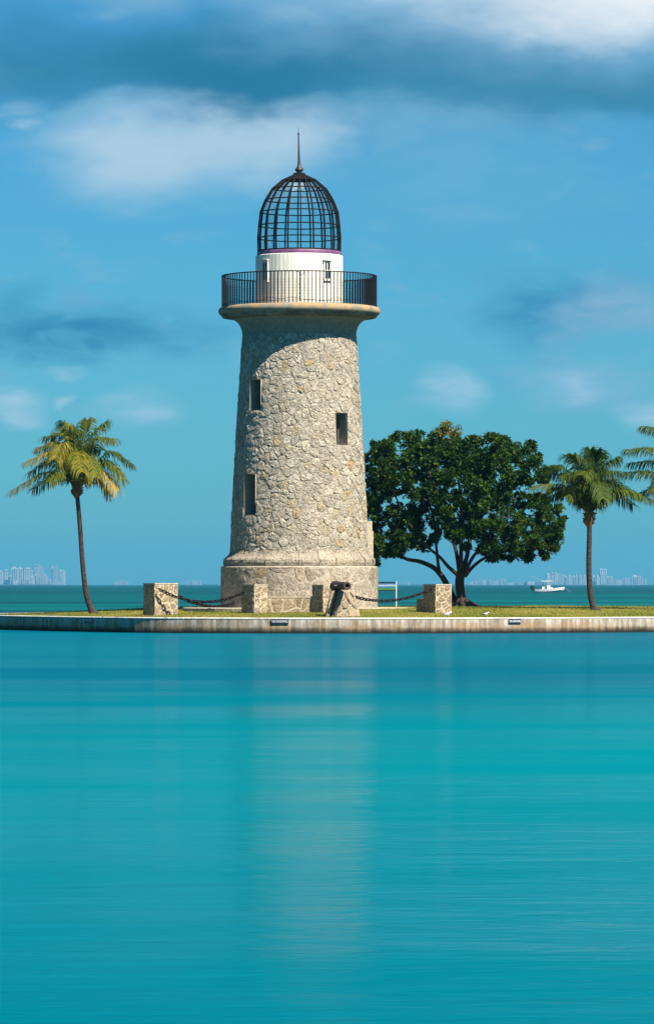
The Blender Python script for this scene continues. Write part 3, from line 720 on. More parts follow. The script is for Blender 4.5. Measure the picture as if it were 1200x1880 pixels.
# ------------------------------------------------------------------ cannon on its leaning pedestal
Yc = 159.6
gz = lawn_z(.3, Yc)-.05
def gp(px, Y, z): return Vector(((px-600)*Y/FPX, Y, z))
cz = EYE-(1084-HOR)*Yc/FPX
BL, BF, BRt, BB = gp(594.5, Yc+1.0, gz), gp(616.5, Yc, gz), gp(662, Yc+.75, gz), gp(640, Yc+1.7, gz)
TL, TF, TR, TB = gp(607.5, Yc+1.05, cz+.02), gp(631.5, Yc+.40, cz-.05), gp(648, Yc+.95, cz), gp(634, Yc+1.5, cz+.02)
pc = (BL+BF+BRt+BB)/4; pc.z = gz
cp = empty('cannon_pedestal', pc, 'leaning stone pedestal under the cannon at the edge of the seawall', 'pedestal')
q = [x-pc for x in (BL, BF, BRt, BB, TL, TF, TR, TB)]
body = link('mortar_core', mesh('mortar_core', q, [(3,2,1,0),(4,5,6,7),(0,1,5,4),(1,2,6,5),(2,3,7,6),(3,0,4,7)]), mat('pedestal_mortar', mortar_fn((.30, .25, .18, 1), (.38, .32, .24, 1))), cp)
M_PED = mat('pedestal_stone', stone_mat([(0, (.31, .25, .18)), (.5, (.38, .31, .22)), (1, (.40, .30, .18))], .5))
patch_stones(body, (q[1], q[2], q[6], q[5]), .34, .035, 71, M_PED, (.03, .06), .015)
patch_stones(body, (q[0], q[1], q[5], q[4]), .42, .02, 74, M_PED, (.006, .012), .005)
patch_stones(body, (q[2], q[3], q[7], q[6]), .34, .035, 73, M_PED, (.02, .04), .012)
patch_stones(body, (q[3], q[0], q[4], q[7]), .34, .03, 75, M_PED, (.01, .02), .008)
fa, fb = gp(600.5, Yc+.35, gz)-pc, gp(612.0, Yc+.55, cz+.0)-pc  # added fin of three blocks, shaped to show as the sunlit strip
for k in range(3):
    t0, t1 = k/3+.006, (k+1)/3-.006; p0, p1 = fa.lerp(fb, t0), fa.lerp(fb, t1); w0 = .062+.008*k
    link('stone', mesh('stone', [p0+Vector((-w0, 0, 0)), p0+Vector((w0, -.02, 0)), p0+Vector((w0, .35, 0)), p0+Vector((-w0, .35, 0)), p1+Vector((-w0, 0, 0)), p1+Vector((w0, -.02, 0)), p1+Vector((w0, .35, 0)), p1+Vector((-w0, .35, 0))],
         [(3,2,1,0),(4,5,6,7),(0,1,5,4),(1,2,6,5),(2,3,7,6),(3,0,4,7)], False, [.5+.2*k]*8), M_PED, body)
mz = at(637, 1075.5, Yc-.25); bz = at(614, 1076, Yc+1.35)
ax = (mz-bz); CL = ax.length
cn = empty('cannon', bz, 'short rusted black iron cannon resting on the leaning stone pedestal', 'cannon')
Mx = ax.to_track_quat('Z', 'Y').to_matrix().to_4x4()
m_ = MB(); m_.lathe([(.0, -.26), (.04, -.25), (.055, -.2), (.035, -.15), (.06, -.12), (.15, -.05), (.19, 0), (.205, .04), (.205, .12), (.185, .14), (.175, .45), (.185, .47), (.185, .53), (.168, .55), (.15, CL-.28), (.155, CL-.24), (.14, CL-.22), (.145, CL-.12), (.162, CL-.05), (.165, CL-.02), (.155, CL), (.075, CL+.003), (.068, CL-.02), (.066, CL-.5), (0, CL-.5)], 28, M=Mx)
m_.build('barrel', M_CANNON, cn, True)
for s in (-1, 1):
    m_ = MB(); m_.tube([Mx @ Vector((s*.12, 0, CL*.5)), Mx @ Vector((s*.29, 0, CL*.5))], .055, 12); m_.build('trunnion', M_CANNON, cn)
    
# ------------------------------------------------------------------ chains
tl = MB(); pts = []
for i in range(18):
    t = 2*PI*i/18; pts.append((.070*math.cos(t)+(.03 if math.cos(t) > 0 else -.03)*abs(math.cos(t)), .052*math.sin(t), 0))
tl.tube(pts, .024, 6, closed=True); LINK = mesh('chain_link', tl.v, tl.f, True); LINK.materials.append(M_CHAIN)
def chain(p0, p1, sag, label):
    p0, p1 = Vector(p0), Vector(p1); N = 400; P = []
    for i in range(N+1): t = i/N; p = p0.lerp(p1, t); p.z -= sag*4*t*(1-t); P.append(p)
    ln = [0]
    for a, b in zip(P, P[1:]): ln.append(ln[-1]+(b-a).length)
    step = .142; n = int(ln[-1]/step)
    root = empty('chain', p0, label, 'chain', 'heavy black chains between the stone piers')
    j = 0
    for k in range(n+1):
        s = min(ln[-1], k*ln[-1]/n)
        while j < N-1 and ln[j+1] < s: j += 1
        d = (P[j+1]-P[j]).normalized()
        M_ = d.to_track_quat('X', 'Z').to_matrix().to_4x4() @ Matrix.Rotation((PI/4 if k % 2 else -PI/4)+.15*math.sin(k*2.3), 4, 'X')
        o = link('link', LINK, None, root); o.matrix_local = Matrix.Translation(P[j]-p0) @ M_
chain(at(296, 1083.5, 163.85), at(444, 1089, 163.75), .40, 'black chain hanging from the lone left pier to the low wall pier')
chain(at(318, 1088, 164.6), at(440, 1103, 168.6), .36, 'lower black chain from the lone left pier running back behind the lighthouse base')
chain(at(652, 1096, 162.2), at(784, 1084.5, 163.8), .26, 'black chain hanging between the cannon and the stepped right pier')

# ------------------------------------------------------------------ information panel behind the tower
Yp = 176.5; pz = lawn_z((727-600)*Yp/FPX, Yp)
def print_fn(gg, out):
    p = gg.n('ShaderNodeTexCoord').outputs['Generated']; s_ = gg.n('ShaderNodeSeparateXYZ'); gg.link(p, s_.inputs[0])
    nf, _ = gg.noise(gg.mapping(p, (1.5, 1, 3)), 3, 3, .5); t = gg.m('ADD', s_.outputs[2], gg.m('MULTIPLY', gg.m('SUBTRACT', nf, .5), .35))
    c = gg.ramp(t, [(0, (.05, .16, .04)), (.2, (.05, .18, .06)), (.32, (.02, .08, .18)), (.5, (.10, .22, .32)), (.62, (.34, .42, .46)), (.75, (.05, .15, .32)), (1, (.015, .04, .12))])
    bsdf(gg, out, c, .35, .4)
r0 = at(672, 1085, Yp); r1 = at(726, 1068.5, Yp)
sg = empty('information_panel', (r1.x, Yp, pz-.05), 'printed blue and green information panel on white posts beside the lighthouse', 'sign')
x0, x1, z0, z1 = r0.x-r1.x, 0, r0.z-pz+.05, r1.z-pz+.05
m_ = MB(); m_.box(x0, x1, -.02, .02, z0+.05, z1-.03); m_.build('print', mat('panel_print', print_fn), sg)
m_ = MB(); m_.box(x0, x1, -.03, .03, z0, z0+.048); m_.box(x0, x1, -.03, .03, z1-.028, z1+.01); m_.build('frame', M_BLACK, sg)
for x in (x0-.051, x1+.001):
    m_ = MB(); m_.box(x, x+.05, -.02, .02, 0, z1+.04); m_.build('post', M_POST, sg)

# ------------------------------------------------------------------ NO DOCKING signs on the wall
def docking(px, w_px, label):
    tgt = (px-600)/FPX; best = min(range(NE), key=lambda i: abs(EDGE[i].x/EDGE[i].y-tgt)+(1 if EDGE[i].y > 176 else 0))
    p = EDGE[best]; nn = nE[best]; ang = math.atan2(nn.x, -nn.y)
    W_, H_ = w_px, .165
    root = thing(link('no_docking_sign', None, loc=(p.x+nn.x*.045, p.y+nn.y*.045, .455), rot=(0, 0, ang)), label, 'sign', 'dark signs fixed to the seawall')
    m_ = MB(); m_.box(-W_/2, W_/2, -.006, .03, -H_/2, H_/2); m_.build('plate', M_NAVY, root)
    cu = bpy.data.curves.new('lettering', 'FONT'); cu.body = 'NO DOCKING'; cu.align_x = 'CENTER'; cu.align_y = 'CENTER'; cu.size = .118; cu.offset = .0; cu.extrude = .001
    t_ = bpy.data.objects.new('tmp', cu); C.objects.link(t_); bpy.context.view_layer.update()
    wd = t_.dimensions.x or 1; me = bpy.data.meshes.new_from_object(t_); bpy.data.objects.remove(t_)
    o = link('lettering', me, M_LETTER, root, (0, -.0085, 0), (PI/2, 0, 0)); k = (W_*.90)/wd; o.scale = (k, 1, 1)
docking(507, .66, 'dark NO DOCKING sign on the seawall below the low stone wall')
docking(945, .50, 'dark NO DOCKING sign on the sunlit right stretch of seawall')
docking(170, .60, 'dark NO DOCKING sign on the shaded seawall below the left palm')

# ------------------------------------------------------------------ broad tree
TY = 180.0; tb = Vector(((847-600)*TY/FPX, TY, lawn_z(5.8, TY)-.05))
tree = empty('broad_tree', tb, 'broad round-crowned dark green tree with forked dark trunk right of the lighthouse', 'tree')
def tp(px, py, dy=0.0): return at(px, py, TY+dy)-tb
def limb(name, pts, r0, r1, n=10, parent=tree, sub=6, m=M_BARK):
    P = bez(pts, sub); N = len(P); r = [r0+(r1-r0)*(i/(N-1))**.8 for i in range(N)]
    m_ = MB(); m_.tube(P, r, n); return m_.build(name, m, parent, True)
b = MB(); P = bez([tp(849, 1118), tp(848, 1108), tp(845, 1090), tp(843, 1068), tp(846, 1050)], 5); b.tube(P, [.42, .34, .29, .25, .225, .21, .20]+[.195]*(len(P)-7), 14)
for a_, ln_ in ((.5, .75), (1.6, .6), (-.4, .9), (2.7, .6), (3.8, .7)):
    b.tube(bez([tp(847, 1096), tp(847, 1106)+Vector((math.cos(a_)*.32, -abs(math.sin(a_))*.25, 0)), tp(847, 1114)+Vector((math.cos(a_)*ln_, -math.sin(a_)*ln_*.5, 0))], 5), [.13]*4+[.12, .10, .10, .09, .07, .06, .05], 8)
b.build('trunk', M_BARK, tree, True)
LIMBS = [([(836, 1108, .3), (825, 1085, .3), (812, 1060, .4), (795, 1042, .5), (770, 1031, .3), (748, 1027, 0), (722, 1016, -.2), (700, 1010, -.3)], .22, .05),
 ([(806, 1052, .4), (803, 1030, .4), (800, 1000, .2), (795, 950, -.2), (775, 890, -.5)], .11, .04),
 ([(840, 1056, 0), (822, 1040, -.3), (806, 1022, -.6), (780, 1000, -1), (750, 960, -1.4), (720, 900, -1.6)], .13, .03),
 ([(843, 1050, 0), (836, 1010, .2), (822, 960, .4), (800, 900, .6), (780, 850, .6)], .14, .03),
 ([(846, 1050, 0), (846, 1000, -.4), (850, 950, -.6), (842, 890, -.8), (835, 830, -.8)], .14, .03),
 ([(849, 1050, 0), (860, 1005, .3), (868, 950, .7), (882, 890, .8), (890, 830, .8)], .15, .03),
 ([(851, 1056, 0), (866, 1025, -.3), (885, 1000, -.6), (910, 950, -.9), (925, 880, -1)], .13, .03),
 ([(853, 1058, 0), (868, 1040, .2), (890, 1024, .3), (915, 1016, .3), (945, 1008, .2), (985, 990, 0)], .12, .03),
 ([(868, 960, .6), (905, 930, .8), (950, 890, .9), (975, 860, .8)], .07, .02),
 ([(812, 940, .4), (770, 910, .9), (725, 870, 1.1), (700, 830, 1)], .07, .02),
 ([(905, 960, -.8), (950, 945, -.9), (1000, 950, -.6)], .06, .02),
 ([(780, 1000, -1), (740, 985, -1.2), (700, 975, -1)], .06, .02)]
for pts, r0, r1 in LIMBS: limb('limb', [tp(*p) for p in pts], r0*.74, r1)
# crown: leaf clumps through the volume
CL_ = [(700,830,30),(735,818,34),(775,810,34),(815,806,32),(855,815,34),(895,812,32),(930,812,26),(960,838,28),(985,868,26),(690,868,30),(728,860,40),(770,850,42),(815,845,42),(860,850,44),(905,850,40),(945,872,32),
 (685,905,28),(715,895,26),(690,945,34),(730,950,32),(765,900,36),(800,895,36),(845,890,42),(885,895,34),(930,912,20),(770,955,34),(715,985,34),(690,1010,24),(745,990,28),(775,1002,18),(815,950,28),(850,945,40),(890,940,38),
 (925,960,36),(880,985,32),(915,998,28),(955,985,36),(990,930,26),(1005,955,26),(985,985,32),(1015,990,20),(965,1010,22),(1005,1010,16),(945,1020,14),(675,975,24),(680,1025,10),(845,985,24),(895,1016,10),(800,985,16),(965,925,18),(1018,975,12),(700,806,12),(925,800,14),(985,845,12),(730,1012,14)]
lrng = np.random.default_rng(21); V = []; F = []; T = []
def leaf(p, d, up, ln_, wd, t):
    s_ = d.cross(up)
    if s_.length < 1e-4: return
    s_.normalize(); nrm = s_.cross(d).normalized(); o = len(V)
    V.extend([p, p+d*ln_*.45+s_*wd+nrm*wd*.3, p+d*ln_, p+d*ln_*.45-s_*wd+nrm*wd*.3]); F.extend([(o, o+1, o+2), (o, o+2, o+3)]); T.extend([t]*4)
def rv(): q_ = lrng.normal(size=3); return Vector(q_/np.linalg.norm(q_))
def clump(c, rad, n, tl_, th_):
    for _ in range(n):
        d = rv(); k = rad*(.55+.5*lrng.random()**.7) if lrng.random() < .72 else rad*lrng.random()
        p = c+Vector((d.x*k, d.y*k, d.z*k*.8)); t0 = lrng.uniform(tl_, th_)
        for _k in range(6):        # a twig end: whorl of leaves
            dd = (d*.6+rv()*.8+Vector((0, 0, .15))).normalized(); leaf(p+rv()*.05, dd, rv(), lrng.uniform(.10, .19), lrng.uniform(.03, .048), min(.88, max(0, t0+lrng.normal(0, .12))))
for (px, py, r_) in CL_:
    if py < 830: py += 15
    r_ = r_*.95
    dep = 3.3*math.sqrt(max(.12, 1-((px-850)/195)**2-((py-905)/150)**2*.6))
    nn_ = 2 if r_ > 22 else 1
    for k in range(nn_):
        dy = (-1+2*(k+.5)/nn_)*dep+lrng.normal(0, .3)
        jr = r_*.35*(0 if k == 0 else 1)
        r_ = r_*.93 if k == 0 else r_
        c = tp(px+lrng.normal(0, 1)*jr*.6, py+lrng.normal(0, 1)*jr*.5, dy); rad = r_*TY/FPX*lrng.uniform(.72, 1.08)
        clump(c, rad, int(66*rad**1.7+7), .15, .75)
        for _s in range(6):
            e = c+rv()*rad*1.02; clump(e, rad*.30, int(16+20*rad), .2, .85)
for (px, py, r_) in ((822, 788, 15), (837, 794, 13), (804, 795, 12), (816, 782, 9), (828, 800, 13)):
    c0 = tp(px, py, -1.3)
    for _ in range(90):
        p = c0+rv()*r_*TY/FPX*lrng.random()**.4; leaf(p, (rv()+Vector((0, 0, .6))).normalized(), rv(), lrng.uniform(.1, .18), .035, lrng.uniform(.84, 1.0))
link('crown', mesh('crown', V, F, False, T), M_LEAF, tree, kind='stuff')

# ------------------------------------------------------------------ palms
def frond(root, C0, mid, tip, lmax, r, yellow, droop=1.05):
    P = bez([C0, mid, tip], 12); N = len(P); V_ = []; F_ = []; T_ = []
    m_ = MB(); m_.tube(P, [.030*(1-.85*i/(N-1))+.004 for i in range(N)], 5)
    V_ += m_.v; F_ += m_.f; T_ += [min(1, yellow+.15)]*len(m_.v)
    n = 64
    for i in range(n):
        t = .10+.90*i/(n-1); k = t*(N-1); a = min(N-2, int(k)); p = P[a].lerp(P[a+1], k-a); tg = (P[a+1]-P[a]).normalized()
        side = tg.cross(Vector((0, 0, 1)))
        if side.length < .15: side = tg.cross(Vector((0, 1, 0)))
        side.normalize(); up = side.cross(tg).normalized()
        prof = math.sin(PI*min(1, .14+.70*t))**.6
        for s in (-1, 1):
            ln_ = lmax*prof*r.uniform(.82, 1.08)
            d0 = (side*s*.72+tg*(.30+.40*t)+up*.05+Vector(r.normal(0, .09, 3))).normalized(); p1 = p+d0*ln_*.38
            d1 = (d0+Vector((0, 0, -droop*r.uniform(.7, 1.2)))).normalized(); p2 = p1+d1*ln_*.34
            d2 = (d1+Vector((-.10, 0, -droop*1.2))).normalized(); p3 = p2+d2*ln_*.30
            wv = tg.cross(d0).cross(d0).normalized() if tg.cross(d0).length > .05 else up
            w_ = .020; o = len(V_); tt = min(1, max(0, yellow+.18*(t-.5)+r.normal(0, .10)))
            V_ += [p-wv*w_*.6, p+wv*w_*.6, p1-wv*w_, p1+wv*w_, p2-wv*w_*.8, p2+wv*w_*.8, p3]; T_ += [tt]*7
            F_ += [(o, o+1, o+3, o+2), (o+2, o+3, o+5, o+4), (o+4, o+5, o+6)]
    link('frond', mesh('frond', V_, F_, False, T_), M_FROND, root)
def palm(trunk_px, Y, rbase, rtop, center, fronds, label, seed, lmax=.88, dyel=0.0):
    base = at(trunk_px[0][0], trunk_px[0][1], Y); base.z = lawn_z(base.x, Y)-.06; r = np.random.default_rng(seed)
    root = empty('palm_tree', base, label, 'palm tree', 'coconut palms on the lawn')
    q = lambda px, py, dy=0.0: at(px, py, Y+dy)-base
    pts = [Vector((0, 0, 0))]+[q(*p) for p in trunk_px[1:]]; P = bez(pts, 14); N = len(P); rad = []
    for i in range(N):
        t = i/(N-1); rad.append((rtop+(rbase-rtop)*(1-t)**1.2+rbase*1.15*math.exp(-t*26))*(1+.015*((i % 2)*2-1)))
    m_ = MB(); m_.tube(P, rad, 14); m_.build('trunk', M_PALMBARK, root, True)
    c = q(*center)
    m_ = MB()
    for k in range(34):
        a_ = k*2.4; z_ = -.42+.55*k/34; d = Vector((math.cos(a_), math.sin(a_), 0)); rr_ = .10+.05*math.sin(k)
        m_.tube([c+d*rr_*.6+Vector((0, 0, z_)), c+d*(rr_+.07)+Vector((0, 0, z_+.10)), c+d*(rr_+.14+.06*r.random())+Vector((0, 0, z_+.20-.12*r.random()))], [.05, .045, .018], 6)
    m_.lathe([(.10, -.48), (.15, -.30), (.17, -.05), (.12, .14), (.03, .24)], 12, (True, True), Matrix.Translation(c)); m_.build('husk', M_HUSK, root)
    for (mx_, my_, tx_, ty_, dy, yl) in fronds:
        C0 = c+Vector((0, 0, .05)); mid = q(mx_, my_, dy*.55); tip = q(tx_, ty_, dy)
        frond(root, C0, mid, tip, lmax, r, yl+dyel)
    return root
palm([(172,1119),(160,1096),(153,1045),(147,965),(142,908)], 171.5, .122, .086, (141, 893),
 [(88,868,24,900,-.5,.62),(104,832,50,848,-.9,.66),(122,803,86,802,.6,.42),(118,816,100,842,-1.8,.55),(142,812,128,782,.9,.32),(154,806,160,772,.5,.30),(166,806,194,776,.4,.22),(198,832,240,850,.2,.28),(186,866,214,898,-1.0,.80),
  (184,846,222,868,1.0,.25),(140,830,150,866,-2.2,.50),(158,836,176,872,-1.9,.40),(108,870,62,898,1.5,.30),(130,806,110,786,1.8,.35),(178,880,200,906,-.3,.90),(118,852,92,884,-2.0,.35),(160,822,186,826,1.9,.25),(98,846,56,868,.8,.45),(112,818,72,822,-.2,.5),(134,800,118,776,-.6,.4),(196,850,228,880,-.7,.35),(172,812,208,806,-.9,.3)],
 'leaning coconut palm with yellowing fronds at the left end of the lawn', 31, dyel=.12)
palm([(1091,1118),(1083,1092),(1080,1040),(1081,985),(1081,958)], 169.5, .125, .096, (1080, 946),
 [(1036,894,982,892,-.6,.62),(1040,866,1016,856,.5,.28),(1056,852,1040,836,1.2,.25),(1066,862,1052,836,-.8,.32),(1080,856,1082,826,.3,.22),(1096,860,1104,834,1.0,.2),(1104,864,1130,842,-.3,.25),(1116,884,1142,900,.8,.22),(1136,902,1192,916,-.5,.50),
  (1064,886,1040,912,-1.6,.48),(1094,880,1106,914,-1.8,.35),(1050,900,1012,912,.9,.25),(1076,870,1066,872,-2.0,.45),(1108,890,1128,880,1.6,.2),(1120,906,1160,926,1.3,.25),(1086,866,1096,856,1.9,.2),(1046,880,1006,868,1.4,.35),(1058,872,1030,876,-1.2,.4),(1104,874,1134,866,-1.2,.3),(1090,852,1094,828,-.6,.25),(1128,896,1168,906,.6,.35),(1030,898,996,908,-.1,.4)],
 'upright coconut palm standing right of the broad tree', 32, dyel=-.08)
palm([(1262,1118),(1256,1080),(1252,1000),(1250,930),(1250,905)], 170.5, .155, .11, (1250, 893),
 [(1204,828,1150,826,-.6,.40),(1200,868,1144,868,-.2,.42),(1222,800,1182,784,.4,.40),(1210,850,1158,850,1.0,.25),(1236,806,1228,778,.5,.3),(1262,800,1280,772,.4,.25),(1290,830,1340,842,.2,.3),(1296,862,1356,888,-.5,.5),
  (1226,860,1196,902,-1.7,.45),(1262,850,1290,884,-1.8,.4),(1214,888,1176,906,.9,.3),(1276,886,1310,930,.8,.5),(1246,830,1244,866,-2.0,.4)],
 'palm at the right edge with only its left fronds showing', 33)

# ------------------------------------------------------------------ two gulls on the wall edge
def gull(px, py_foot, Y, scale, yaw, label, dark):
    X = (px-600)*Y/FPX; root = empty('gull', (X, Y, lawn_z(X, Y)+.005), label, 'gull', 'gulls near the seawall edge', yaw)
    st = [(-.20,.120,.004,.006),(-.16,.125,.018,.010),(-.11,.128,.034,.024),(-.05,.128,.052,.046),(.01,.132,.060,.058),(.06,.145,.052,.055),(.10,.170,.036,.040),(.125,.198,.030,.032),(.15,.212,.028,.030),(.172,.212,.020,.022),(.185,.208,.008,.010),(.215,.200,.002,.003)]
    v = []; f = []; n = 12
    for x, z, rw, rh in st:
        for k in range(n): a_ = 2*PI*k/n; v.append(Vector((x, rw*math.cos(a_), z+rh*math.sin(a_)))*scale)
    for i in range(len(st)-1):
        for k in range(n): f.append((i*n+k, i*n+(k+1) % n, (i+1)*n+(k+1) % n, (i+1)*n+k))
    f += [tuple(range(n-1, -1, -1)), tuple(range((len(st)-1)*n, len(st)*n))]
    o = link('body', mesh('body', v, f, True), simple('white_plumage', (.72, .72, .70), .8, .1, 0, .06), root)
    m_ = MB()
    for s in (-1, 1):
        w_ = [(.05,.058,.150),(.04,.064,.118),(-.06,.060,.104),(-.17,.030,.120),(-.235,.012,.130),(-.15,.040,.146),(-.05,.056,.164)]
        v = [Vector((x, s*y, z))*scale for x, y, z in w_]; cc = Vector((-.05, s*.066, .132))*scale; m_.add(v+[cc], [(i, (i+1) % 7, 7) if s > 0 else ((i+1) % 7, i, 7) for i in range(7)])
    m_.build('wing', simple('grey_wing' if not dark else 'dark_grey_wing', (.34, .35, .37) if not dark else (.10, .10, .10), .8, .1), root)
    m_ = MB(); m_.tube([Vector((.18, 0, .208))*scale, Vector((.222, 0, .200))*scale], [.009*scale, .003*scale], 6); m_.build('bill', M_BLACK, root)
    for s in (-1, 1):
        m_ = MB(); m_.tube([Vector((.0, s*.022, .085))*scale, Vector((.005, s*.022, .04))*scale, Vector((0, s*.022, 0))*scale, Vector((.04, s*.022, -.002))*scale], [.007*scale, .005*scale, .005*scale, .003*scale], 6); m_.build('leg', M_BLACK, root)
gull(820, 1131, 158.75, 1.0, R_(-12), 'white gull standing on the grass below the stepped pier', False)
gull(890, 1129, 159.6, .9, R_(-25), 'small grey-winged gull on the grass right of the other gull', True)

# ------------------------------------------------------------------ boat with two people
BY = 1000.0; bw = at(981, 1087, BY)
bo = empty('motor_boat', (bw.x, BY, -.02), 'white centre-console motor boat with canopy and black outboard on the far water', 'boat')
st = [(0,1.10,.70,.25,-.05),(.8,1.2,.72,.2,-.15),(2.2,1.25,.78,.2,-.2),(3.8,1.22,.90,.28,-.18),(5.2,1.0,1.05,.42,-.1),(6.2,.62,1.18,.62,.1),(6.8,.25,1.26,.86,.45),(7.1,.04,1.30,1.1,.9)]
v = []; f = []
for x, hb, sh, ch, ke in st: v += [(x, -hb, sh), (x, -hb*.86, ch), (x, 0, ke), (x, hb*.86, ch), (x, hb, sh), (x, hb*.8, sh-.03), (x, -hb*.8, sh-.03)]
for i in range(len(st)-1):
    for k in range(7): k2 = (k+1) % 7; f.append((i*7+k, i*7+k2, (i+1)*7+k2, (i+1)*7+k))
f += [(6,5,4,3,2,1,0), tuple((len(st)-1)*7+k for k in range(7))]
link('hull', mesh('hull', v, f), M_FLOAT, bo)
m_ = MB(); m_.box(2.9, 3.7, -.45, .45, .72, 1.62); m_.box(3.7, 4.3, -.42, .42, .80, 1.15); m_.build('console', M_FLOAT, bo)
m_ = MB(); m_.add([(3.70,-.42,1.62),(3.70,.42,1.62),(3.5,.36,2.0),(3.5,-.36,2.0)], [(0,1,2,3)]); m_.build('windscreen', M_PANE, bo)
m_ = MB(); m_.box(1.75, 2.25, -.45, .45, .70, 1.35); m_.build('seat', M_FLOAT, bo)
m_ = MB(); m_.box(1.5, 4.1, -.85, .85, 2.62, 2.76); m_.build('canopy', M_FLOAT, bo)
for x, y in ((2.1,-.6),(2.1,.6),(3.75,-.6),(3.75,.6)):
    m_ = MB(); m_.tube([(x, y*.85, .7), (x, y, 2.62)], .035, 6); m_.build('canopy_post', M_POST, bo)
ou = MB(); ou.box(-.62, -.05, -.2, .2, .62, 1.15); ou.box(-.72, -.12, -.24, .24, 1.15, 1.55); ou.box(-.45, -.2, -.09, .09, -.4, .62); ou.build('outboard_motor', M_BLACK, bo)
ou = MB(); ou.box(-.95, -.5, .30, .65, .62, 1.3); ou.box(-1.0, -.45, .28, .68, 1.3, 1.6); ou.build('outboard_motor', M_BLACK, bo)
for dx, dz in ((-2.9, 1.25), (-2.1, 1.1)):
    m_ = MB(); m_.tube([(1.7, .5 if dx < -2.5 else -.5, 2.7), (1.7+dx, .6 if dx < -2.5 else -.6, 2.7+dz)], .012, 5); m_.build('fishing_rod', M_POST, bo)
m_ = MB(); m_.tube([(7.0, 0, 1.2), (7.9, -.2, .5), (8.8, -.4, -.1)], .02, 5); m_.build('anchor_line', M_POST, bo)
def person(loc, shirt, label, yaw, seated):
    me = bpy.data.meshes.new('person')
    if seated: J = [(0,0,.5),(0,0,.8),(.02,0,1.05),(.03,0,1.18),(.05,0,1.34),(0,-.18,1.04),(.12,-.24,.8),(.32,-.2,.85),(0,.18,1.04),(.12,.24,.8),(.32,.2,.85),(.08,-.1,.48),(.45,-.12,.5),(.48,-.12,.05),(.08,.1,.48),(.45,.12,.5),(.48,.12,.05)]
    else: J = [(0,0,.92),(0,0,1.2),(0,0,1.42),(0,0,1.52),(.03,0,1.68),(0,-.2,1.4),(.1,-.25,1.12),(.32,-.2,1.1),(0,.2,1.4),(.1,.25,1.12),(.32,.2,1.1),(0,-.1,.88),(.04,-.11,.48),(0,-.11,.05),(0,.1,.88),(.04,.11,.48),(0,.11,.05)]
    E = [(0,1),(1,2),(2,3),(3,4),(2,5),(5,6),(6,7),(2,8),(8,9),(9,10),(0,11),(11,12),(12,13),(0,14),(14,15),(15,16)]
    me.from_pydata(J, E, []); o = bpy.data.objects.new('person', me); C.objects.link(o); o.location = loc; o.rotation_euler = (0, 0, yaw)
    sk = o.modifiers.new('skin', 'SKIN'); o.modifiers.new('sub', 'SUBSURF').render_levels = 1
    R0 = [.15,.14,.15,.065,.105,.07,.05,.04,.07,.05,.04,.095,.07,.05,.095,.07,.05]
    for i, s_ in enumerate(me.skin_vertices[0].data): s_.radius = (R0[i], R0[i]*.85); s_.use_root = i == 0
    me.materials.append(simple(label[:20].replace(' ', '_'), shirt, .8, .1)); return thing(o, label, 'person')
person((bw.x+2.5, BY-.1, .55), (.06, .30, .12), 'person in a green shirt standing at the boat console', 0, False)
person((bw.x+1.95, BY+.15, .70), (.07, .08, .10), 'person in dark clothing seated behind the boat console', 0, True)

# ------------------------------------------------------------------ far skyline
M_BW = simple('pale_tower_wall', (.36, .37, .37), .7, .2, 0, .08, .05)
M_BG = simple('blue_tower_glass', (.06, .09, .11), .25, .5, 0, .15, .05)
M_BD = simple('grey_tower_wall', (.18, .20, .22), .6, .3, 0, .1, .05)
SKY_Y = 13500
def ordinal(n): return {1:'first',2:'second',3:'third'}.get(n) or ['','','','','fourth','fifth','sixth','seventh','eighth','ninth','tenth','eleventh','twelfth','thirteenth','fourteenth','fifteenth','sixteenth','seventeenth','eighteenth','nineteenth','twentieth','twenty-first','twenty-second','twenty-third','twenty-fourth','twenty-fifth'][n]
brng = np.random.default_rng(9)
def tower(px0, px1, top, Y, label, group, style):
    x0, x1 = (px0-600)*Y/FPX, (px1-600)*Y/FPX; h = EYE-(top-HOR)*Y/FPX; W_ = x1-x0; D_ = W_*brng.uniform(.6, .9)
    root = empty('tower_block' if h > 20 else 'low_building', ((x0+x1)/2, Y, -.3), label, 'building', group, brng.uniform(-.25, .25))
    body_m = (M_BG, M_BW, M_BD)[style]; fin_m = (M_BW, M_BG, M_BW)[style]
    m_ = MB(); m_.box(-W_/2, W_/2, -D_/2, D_/2, 0, h); m_.build('wall', body_m, root)
    nfin = max(2, int(W_/5.5)); m_ = MB(); bw_ = W_/(nfin*2+1)
    for i in range(nfin): xx = -W_/2+bw_*(2*i+1); m_.box(xx, xx+bw_, -D_/2-1.2, -D_/2-.01, h*.04, h*brng.uniform(.93, .99))
    for i in range(2): yy = -D_/2+D_*(.2+.4*i); m_.box(W_/2+.01, W_/2+1.2, yy, yy+D_*.2, h*.04, h*.96)
    m_.build('balcony_bays', fin_m, root, kind='stuff')
    if h > 25:
        m_ = MB(); m_.box(-W_*.28, W_*.22, -D_*.25, D_*.25, h+.01, h+4.5); m_.build('roof_house', M_BW, root)
    return root
LC = [(0,30,135,2),(32,74,130,0),(75,98,175,1),(97,152,105,1),(154,194,106,1),(106,150,205,2),(152,178,225,1),(196,286,112,0),(190,250,208,0),(264,292,180,2),(296,311,80,0),(314,328,84,0),(330,346,88,2),(348,370,102,0),(286,322,166,1),(324,362,182,1),(364,400,166,2),(402,434,201,1),(437,462,100,1),(463,488,102,0),(442,500,222,2),(502,527,127,1),(528,553,128,2)]
